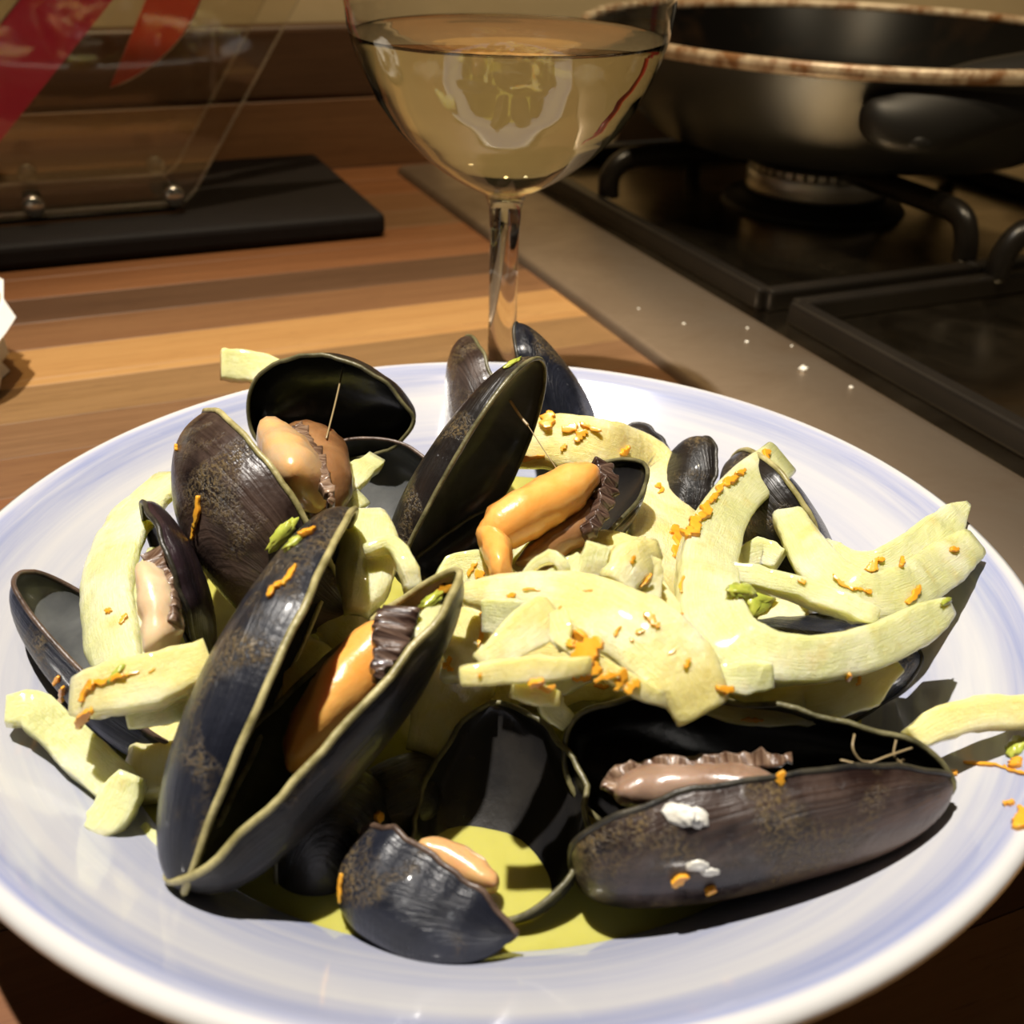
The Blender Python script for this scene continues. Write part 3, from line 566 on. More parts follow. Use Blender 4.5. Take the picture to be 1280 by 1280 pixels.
# ================================================================ MUSSELS
MUSSELS = [
 {'label': 'open mussel with brown-lilac meat and byssus threads, at the front right', 'base': (0.08761, -0.06499, 0.04273), 'valves': [{'o': (0.08755, -0.06358, 0.04277), 'x': (-0.97605, -0.18003, -0.1221), 'y': (0.0565, 0.33223, -0.94151), 'n': (0.21006, -0.92586, -0.3141), 'L': 0.0725, 'W': 0.03184794778343646, 'D': 0.014578696231014657, 'flip': -1, 'style': 'brown', 'lin': 'dark', 'edge': 'dark', 'hump': 0.132971614257171, 'bl': 0.3793374316353748}, {'o': (0.08761, -0.06499, 0.04273), 'x': (-0.98748, 0.12095, -0.10121), 'y': (-0.0214, 0.53305, 0.84581), 'n': (0.15626, 0.83739, -0.52379), 'L': 0.0724, 'W': 0.03094275617245029, 'D': 0.020350261971412233, 'flip': -1, 'style': 'dark', 'lin': 'dark', 'edge': 'olive', 'hump': 0.22620129486573654, 'bl': 0.48086570835372905}], 'meats': [{'kind': 'meat', 'th': 0.011, 'mat': 'meat_lilac', 'pts': [(0.05492, -0.07182, 0.047, 0.00415, -0.253, -0.718, 0.649), (0.04752, -0.07012, 0.046, 0.00726, -0.192, -0.735, 0.651), (0.0377, -0.0691, 0.045, 0.0073, -0.082, -0.752, 0.654), (0.02904, -0.06984, 0.044, 0.00784, -0.043, -0.754, 0.655), (0.0239, -0.07004, 0.043, 0.00421, -0.096, -0.758, 0.645)]}, {'kind': 'mantle_frill', 'th': 0.0016, 'mat': 'frill_brown', 'pts': [(0.05597, -0.06788, 0.05, 0.00199, -0.18, -0.59, 0.787), (0.04907, -0.0671, 0.049, 0.00284, -0.103, -0.603, 0.791), (0.04042, -0.06785, 0.048, 0.00312, -0.091, -0.603, 0.793), (0.03192, -0.06715, 0.047, 0.00342, -0.074, -0.606, 0.792), (0.02536, -0.06864, 0.046, 0.00365, 0.117, -0.536, 0.836), (0.02363, -0.07209, 0.045, 0.00336, 0.146, -0.342, 0.928)]}], 'threads': [('byssus_thread', [(0.06714, -0.0651, 0.054), (0.06641, -0.06758, 0.053), (0.06784, -0.06843, 0.051), (0.07062, -0.06785, 0.05)], 0.00022, 'thread'), ('byssus_thread', [(0.06468, -0.0675, 0.05), (0.06877, -0.06834, 0.05), (0.0732, -0.06717, 0.051), (0.07873, -0.06374, 0.05)], 0.00022, 'thread'), ('byssus_thread', [(0.0622, -0.0696, 0.049), (0.06706, -0.06944, 0.05), (0.07176, -0.06858, 0.049), (0.07738, -0.06479, 0.048)], 0.00022, 'thread'), ('byssus_thread', [(0.07534, -0.06398, 0.052), (0.07487, -0.06602, 0.05), (0.0775, -0.06686, 0.048)], 0.00022, 'thread')], 'barnacles': [((0.03432, -0.08162, 0.04966), (-0.279, -0.623, 0.731), 0.003, 0.0018), ((0.03696, -0.08215, 0.04958), (-0.063, -0.78, 0.622), 0.0022, 0.0016), ((0.0377, -0.08532, 0.04162), (0.049, -0.99, 0.132), 0.0022, 0.0011), ((0.04006, -0.08527, 0.04011), (0.11, -0.994, -0.029), 0.0016, 0.001)]},
 {'label': 'small gaping mussel with broth pooled inside, front middle of the bowl', 'base': (0.0071, -0.08392, 0.02519), 'valves': [{'o': (0.0071, -0.08392, 0.02519), 'x': (-0.14998, 0.94254, 0.29853), 'y': (0.94046, 0.04286, 0.33719), 'n': (0.30502, 0.33133, -0.89285), 'L': 0.045, 'W': 0.03473887470732181, 'D': 0.012261434445519992, 'flip': -1, 'style': 'dark', 'lin': 'dark', 'edge': 'olive', 'hump': 0.08744538936807113, 'bl': 0.8712338220108952}, {'o': (0.00732, -0.08983, 0.02884), 'x': (-0.82035, 0.56975, -0.04902), 'y': (0.10686, 0.06852, -0.99191), 'n': (-0.56179, -0.81895, -0.11709), 'L': 0.0346, 'W': 0.02000244637196023, 'D': 0.016953377690678145, 'flip': -1, 'style': 'blue', 'lin': 'dark', 'edge': 'brown', 'hump': 0.14998474889962096, 'bl': 0.300010194835062}], 'meats': [{'kind': 'meat', 'th': 0.006, 'mat': 'meat_pink', 'pts': [(-0.01154, -0.0713, 0.029, 0.00401, 0.074, -0.321, 0.944), (-0.00548, -0.07285, 0.028, 0.00611, 0.033, -0.314, 0.949), (0.0006, -0.07606, 0.027, 0.0054, 0.023, -0.314, 0.949), (0.0039, -0.07819, 0.026, 0.00267, 0.063, -0.342, 0.937)]}], 'threads': [], 'barnacles': []},
 {'label': 'large mussel with salmon-orange meat, long valves parted in a V', 'base': (-0.05084, -0.08521, 0.03109), 'valves': [{'o': (-0.05084, -0.08521, 0.03109), 'x': (0.26485, 0.85912, 0.43792), 'y': (-0.24264, 0.4989, -0.832), 'n': (-0.93326, 0.11409, 0.34059), 'L': 0.0826, 'W': 0.04314558687422202, 'D': 0.015370844079396663, 'flip': -1, 'style': 'blue', 'lin': 'dark', 'edge': 'cream', 'hump': 0.2656450823406486, 'bl': 0.5377430394019821}, {'o': (-0.05437, -0.08265, 0.03123), 'x': (0.60779, 0.6474, 0.45985), 'y': (0.43713, -0.75621, 0.48688), 'n': (0.66295, -0.09491, -0.74262), 'L': 0.0756, 'W': 0.04124479638304412, 'D': 0.015371157131191832, 'flip': -1, 'style': 'dark', 'lin': 'olive', 'edge': 'cream', 'hump': 0.4111900218581153, 'bl': 0.7498775516792844}], 'meats': [{'kind': 'meat', 'th': 0.013, 'mat': 'meat_orange', 'pts': [(-0.03543, -0.06474, 0.041, 0.0039, 0.135, -0.426, 0.895), (-0.03305, -0.05768, 0.044, 0.0089, 0.124, -0.571, 0.811), (-0.0276, -0.05169, 0.049, 0.01212, 0.126, -0.617, 0.777), (-0.02177, -0.04406, 0.053, 0.01174, 0.175, -0.576, 0.798), (-0.01642, -0.0386, 0.056, 0.00773, 0.174, -0.599, 0.781)]}, {'kind': 'mantle_frill', 'th': 0.003, 'mat': 'frill_dark', 'pts': [(-0.01967, -0.05758, 0.057, 0.00237, 0.125, -0.424, 0.897), (-0.01822, -0.05293, 0.059, 0.00511, 0.103, -0.407, 0.907), (-0.01734, -0.04808, 0.061, 0.00792, 0.076, -0.402, 0.912), (-0.01654, -0.04353, 0.063, 0.00772, 0.072, -0.412, 0.908)]}], 'threads': [], 'barnacles': []},
 {'label': 'upright mussel with bare grey inner face beside its bright orange meat', 'base': (-0.02135, 0.00952, 0.03182), 'valves': [{'o': (-0.02135, 0.00952, 0.03182), 'x': (0.50794, 0.54075, 0.67051), 'y': (0.20923, 0.67764, -0.705), 'n': (-0.83559, 0.49839, 0.23106), 'L': 0.066, 'W': 0.0435943982691935, 'D': 0.01433287461496642, 'flip': 1, 'style': 'dark', 'lin': 'grey', 'edge': 'olive', 'hump': 0.3131296752123682, 'bl': 0.641822194280422}, {'o': (-0.01978, 0.00856, 0.03363), 'x': (0.87253, 0.37202, 0.3167), 'y': (0.3426, -0.92803, 0.14625), 'n': (0.34832, -0.01911, -0.93718), 'L': 0.0675, 'W': 0.04283942946822814, 'D': 0.013814609415679331, 'flip': 1, 'style': 'dark', 'lin': 'dark', 'edge': 'olive', 'hump': 0.18734595432493623, 'bl': 0.7127292455366663}], 'meats': [{'kind': 'meat', 'th': 0.016, 'mat': 'meat_orange', 'pts': [(-0.00153, -0.00458, 0.055, 0.0055, -0.215, -0.827, 0.52), (0.00237, -0.0037, 0.058, 0.01133, 0.079, -0.711, 0.699), (0.00954, 0.00157, 0.06, 0.01223, 0.306, -0.549, 0.778), (0.01664, 0.00848, 0.061, 0.01172, 0.411, -0.428, 0.805), (0.023, 0.01636, 0.061, 0.00775, 0.452, -0.365, 0.814)]}, {'kind': 'foot', 'th': 0.009, 'mat': 'meat_orange', 'pts': [(-0.00053, -0.00292, 0.057, 0.00799, -0.243, 0.042, 0.969), (0.00156, -0.01388, 0.058, 0.00663, -0.17, 0.022, 0.985), (0.00251, -0.02449, 0.058, 0.00402, -0.101, -0.009, 0.995)]}, {'kind': 'mantle_lobe', 'th': 0.01, 'mat': 'meat_brown', 'pts': [(0.00571, -0.00457, 0.049, 0.00369, 0.11, -0.699, 0.707), (0.01391, -0.00024, 0.052, 0.00745, 0.192, -0.644, 0.74), (0.02144, 0.00588, 0.054, 0.00828, 0.301, -0.421, 0.856), (0.02523, 0.01597, 0.056, 0.0058, 0.24, -0.274, 0.931)]}, {'kind': 'mantle_frill', 'th': 0.004, 'mat': 'frill_dark', 'pts': [(0.02185, -0.00289, 0.0565, 0.00302, 0.54, -0.41, 0.735), (0.02526, 0.0061, 0.059, 0.00429, 0.554, -0.324, 0.767), (0.02659, 0.0147, 0.0605, 0.00496, 0.498, -0.137, 0.856), (0.02515, 0.02131, 0.0615, 0.00393, 0.376, -0.058, 0.925)]}], 'threads': [('byssus_thread', [(0.00301, 0.03067, 0.074), (0.00568, 0.0291, 0.0705), (0.0077, 0.02694, 0.069)], 0.0004, 'thread'), ('byssus_thread', [(0.0077, 0.02694, 0.069), (0.0126, 0.01687, 0.066), (0.01688, 0.00823, 0.0635)], 0.00012, 'thread')], 'barnacles': []},
 {'label': 'glossy brown-black mussel with cupped upper valve and peach meat', 'base': (-0.03073, -0.0119, 0.0393), 'valves': [{'o': (-0.03073, -0.0119, 0.0393), 'x': (-0.64768, 0.61711, 0.44687), 'y': (-0.06893, 0.53664, -0.84099), 'n': (-0.75879, -0.57549, -0.30503), 'L': 0.0639, 'W': 0.04737987915349962, 'D': 0.024089536564447147, 'flip': -1, 'style': 'brown', 'lin': 'dark', 'edge': 'cream', 'hump': 0.2256826310390908, 'bl': 0.6105900082460811}, {'o': (-0.02343, 0.05833, 0.05452), 'x': (-0.97975, 0.195, -0.04537), 'y': (-0.01578, 0.15073, 0.98845), 'n': (0.19959, 0.96915, -0.1446), 'L': 0.0492, 'W': 0.031240501799387532, 'D': 0.019309718358140035, 'flip': 1, 'style': 'dark', 'lin': 'black', 'edge': 'olive', 'hump': 0.18210768367500765, 'bl': 0.49741315968292993}], 'meats': [{'kind': 'meat', 'th': 0.02, 'mat': 'meat_peach', 'pts': [(-0.05475, 0.03193, 0.06, 0.00681, -0.447, -0.038, 0.894), (-0.0496, 0.01839, 0.062, 0.01262, -0.423, -0.097, 0.901), (-0.04513, 0.00859, 0.062, 0.01332, -0.322, -0.274, 0.906), (-0.04202, 0.00284, 0.06, 0.00729, -0.222, -0.425, 0.878)]}, {'kind': 'mantle_lobe', 'th': 0.014, 'mat': 'meat_brown', 'pts': [(-0.05413, 0.04325, 0.056, 0.01262, -0.451, -0.337, 0.827), (-0.04596, 0.03233, 0.056, 0.0162, -0.376, -0.219, 0.9), (-0.04158, 0.01758, 0.055, 0.01356, -0.184, -0.116, 0.976), (-0.04098, 0.00771, 0.054, 0.00755, -0.056, -0.104, 0.993)]}, {'kind': 'mantle_frill', 'th': 0.003, 'mat': 'frill_brown', 'pts': [(-0.05022, 0.03289, 0.0635, 0.00242, 0.034, 0.077, 0.996), (-0.04339, 0.0169, 0.0645, 0.00346, 0.062, 0.026, 0.998), (-0.03837, 0.00435, 0.0635, 0.00296, 0.14, -0.127, 0.982), (-0.0362, -0.00221, 0.061, 0.00182, 0.209, -0.287, 0.935)]}], 'threads': [('byssus_thread', [(-0.04549, 0.07965, 0.0615), (-0.04379, 0.05362, 0.062), (-0.04229, 0.02857, 0.063)], 0.00025, 'thread')], 'barnacles': []},
 {'label': 'two thin dark mussel valves poking up like ears at the back of the heap', 'base': (0.02275, 0.07566, 0.02542), 'valves': [{'o': (0.00071, 0.07264, 0.02931), 'x': (-0.26234, 0.74904, 0.60837), 'y': (-0.14409, 0.59298, -0.79222), 'n': (-0.95416, -0.29549, -0.04764), 'L': 0.0491, 'W': 0.03575575627087241, 'D': 0.01233827025388031, 'flip': -1, 'style': 'brown', 'lin': 'dark', 'edge': 'olive', 'hump': 0.21852483925474137, 'bl': 0.6758916531606978}, {'o': (0.02275, 0.07566, 0.02542), 'x': (-0.33399, 0.50404, 0.79649), 'y': (-0.36098, -0.84899, 0.38589), 'n': (0.87072, -0.15863, 0.4655), 'L': 0.0522, 'W': 0.032773634394053376, 'D': 0.012132603175575345, 'flip': -1, 'style': 'blue', 'lin': 'dark', 'edge': 'dark', 'hump': 0.3219724470598699, 'bl': 0.8155650054339447}], 'meats': [], 'threads': [], 'barnacles': []},
 {'label': 'narrow grey-lined mussel valve leaning on the far left wall of the bowl', 'base': (-0.06037, -0.04653, 0.02777), 'valves': [{'o': (-0.06037, -0.04653, 0.02777), 'x': (-0.71305, 0.6393, 0.28784), 'y': (0.40597, 0.71121, -0.57391), 'n': (-0.57161, -0.29238, -0.76666), 'L': 0.06, 'W': 0.027897659517048392, 'D': 0.01389851552971779, 'flip': 1, 'style': 'blue', 'lin': 'grey', 'edge': 'brown', 'hump': 0.22212571923050697, 'bl': 0.5524991591918017}], 'meats': [], 'threads': [], 'barnacles': []},
 {'label': 'upright dark mussel with a beige frilled meat, left of the glossy brown-black mussel', 'base': (-0.06382, -0.02223, 0.02822), 'valves': [{'o': (-0.06382, -0.02223, 0.02822), 'x': (-0.3921, 0.52883, 0.75273), 'y': (0.29652, -0.70193, 0.64759), 'n': (0.87082, 0.47712, 0.11842), 'L': 0.0415, 'W': 0.04545251903203693, 'D': 0.008020117930812877, 'flip': 1, 'style': 'purple', 'lin': 'purple', 'edge': 'dark', 'hump': 0.24142947484249547, 'bl': 0.47675154814216125}], 'meats': [{'kind': 'meat', 'th': 0.012, 'mat': 'meat_cream', 'pts': [(-0.06828, -0.0391, 0.046, 0.00432, -0.005, -0.76, 0.65), (-0.06645, -0.0357, 0.05, 0.00816, -0.007, -0.609, 0.793), (-0.06878, -0.02869, 0.054, 0.00782, -0.157, -0.45, 0.879), (-0.07236, -0.02192, 0.056, 0.00563, -0.244, -0.392, 0.887)]}, {'kind': 'mantle_frill', 'th': 0.003, 'mat': 'frill_brown', 'pts': [(-0.06311, -0.03688, 0.053, 0.0019, -0.163, -0.384, 0.909), (-0.06606, -0.02853, 0.056, 0.00292, -0.182, -0.414, 0.892), (-0.06889, -0.02355, 0.058, 0.00558, -0.232, -0.425, 0.875), (-0.0711, -0.0196, 0.059, 0.00565, -0.273, -0.376, 0.886)]}], 'threads': [], 'barnacles': []},
 {'label': 'half-hidden mussel valve with blue-grey inside holding fennel, behind the peach meat', 'base': (-0.03475, 0.03144, 0.028), 'valves': [{'o': (-0.03475, 0.03144, 0.028), 'x': (0.02846, 0.81208, 0.58286), 'y': (0.99369, -0.08626, 0.07166), 'n': (0.10846, 0.57714, -0.80941), 'L': 0.0343, 'W': 0.034, 'D': 0.016, 'flip': 1, 'style': 'blue', 'lin': 'grey', 'edge': 'brown', 'hump': 0.25, 'bl': 0.5}], 'meats': [], 'threads': [], 'barnacles': []},
 {'label': 'small black mussel tip peeping over the wide fennel arc at the back right', 'base': (0.04743, 0.06455, 0.02187), 'valves': [{'o': (0.04743, 0.06455, 0.02187), 'x': (-0.31028, 0.5797, 0.75344), 'y': (-0.94655, -0.11492, -0.30139), 'n': (-0.08813, -0.80669, 0.58437), 'L': 0.0291, 'W': 0.020000021373370473, 'D': 0.011646311967577547, 'flip': 1, 'style': 'dark', 'lin': 'dark', 'edge': 'dark', 'hump': 0.2068952465814397, 'bl': 0.7160490069794021}], 'meats': [], 'threads': [], 'barnacles': []},
 {'label': 'small wet black mussel valve standing upright between the fennel arc and the fennel crescent', 'base': (0.05273, 0.03971, 0.02613), 'valves': [{'o': (0.05273, 0.03971, 0.02613), 'x': (0.10342, 0.82202, 0.55999), 'y': (-0.5488, 0.51671, -0.65714), 'n': (-0.82953, -0.23937, 0.50456), 'L': 0.0349, 'W': 0.020000815580941796, 'D': 0.009302098286548101, 'flip': 1, 'style': 'dark', 'lin': 'dark', 'edge': 'dark', 'hump': 0.11807809648777363, 'bl': 0.47057257018363585}], 'meats': [], 'threads': [], 'barnacles': []},
 {'label': 'closed-looking black mussel with a cream edge, inside the curve of the fennel crescent', 'base': (0.08684, 0.01227, 0.03331), 'valves': [{'o': (0.08684, 0.01227, 0.03331), 'x': (-0.46428, 0.83024, 0.30846), 'y': (0.24759, 0.45605, -0.85482), 'n': (-0.85038, -0.3205, -0.4173), 'L': 0.0493, 'W': 0.04139431204544161, 'D': 0.01540674450632951, 'flip': -1, 'style': 'dark', 'lin': 'dark', 'edge': 'cream', 'hump': 0.31888214209257437, 'bl': 0.7101048339871022}, {'o': (0.08384, 0.00699, 0.03409), 'x': (-0.20437, 0.95806, 0.2009), 'y': (-0.52965, -0.28082, 0.80039), 'n': (0.82323, 0.05717, 0.56482), 'L': 0.0494, 'W': 0.03400965628639447, 'D': 0.008000811560127497, 'flip': 1, 'style': 'dark', 'lin': 'dark', 'edge': 'dark', 'hump': 0.25152721400266287, 'bl': 0.5028526783135006}], 'meats': [], 'threads': [], 'barnacles': []},
 {'label': 'long black mussel under the lower arm of the fennel crescent', 'base': (0.05415, -0.00516, 0.02343), 'valves': [{'o': (0.05415, -0.00516, 0.02343), 'x': (0.78803, -0.49827, 0.36157), 'y': (0.02939, 0.61709, 0.78634), 'n': (-0.61493, -0.60904, 0.50093), 'L': 0.049, 'W': 0.025791031237603654, 'D': 0.020308314491709722, 'flip': -1, 'style': 'blue', 'lin': 'dark', 'edge': 'dark', 'hump': 0.2956489147917334, 'bl': 0.7943038091716765}], 'meats': [], 'threads': [], 'barnacles': []},
 {'label': 'dark sunken mussel shell half under broth, below the V-shaped mussel', 'base': (-0.03679, -0.07471, 0.018), 'valves': [{'o': (-0.03679, -0.07471, 0.018), 'x': (0.60211, 0.74721, 0.28131), 'y': (-0.39446, -0.02794, 0.91849), 'n': (0.69417, -0.664, 0.27792), 'L': 0.0284, 'W': 0.03, 'D': 0.012, 'flip': 1, 'style': 'dark', 'lin': 'dark', 'edge': 'olive', 'hump': 0.25, 'bl': 0.5}], 'meats': [], 'threads': [], 'barnacles': []},
 {'label': 'dark mussel shell added to fill the shadow behind the small gaping mussel', 'base': (-0.0126, -0.06133, 0.02), 'valves': [{'o': (-0.0126, -0.06133, 0.02), 'x': (-0.56238, 0.7745, 0.28961), 'y': (-0.81296, -0.58188, -0.02251), 'n': (0.15109, -0.2481, 0.95688), 'L': 0.0173, 'W': 0.026, 'D': 0.01, 'flip': 1, 'style': 'dark', 'lin': 'dark', 'edge': 'olive', 'hump': 0.25, 'bl': 0.5}], 'meats': [], 'threads': [], 'barnacles': []},  # added filler shell, stands in for the deep shadow in this gap
]
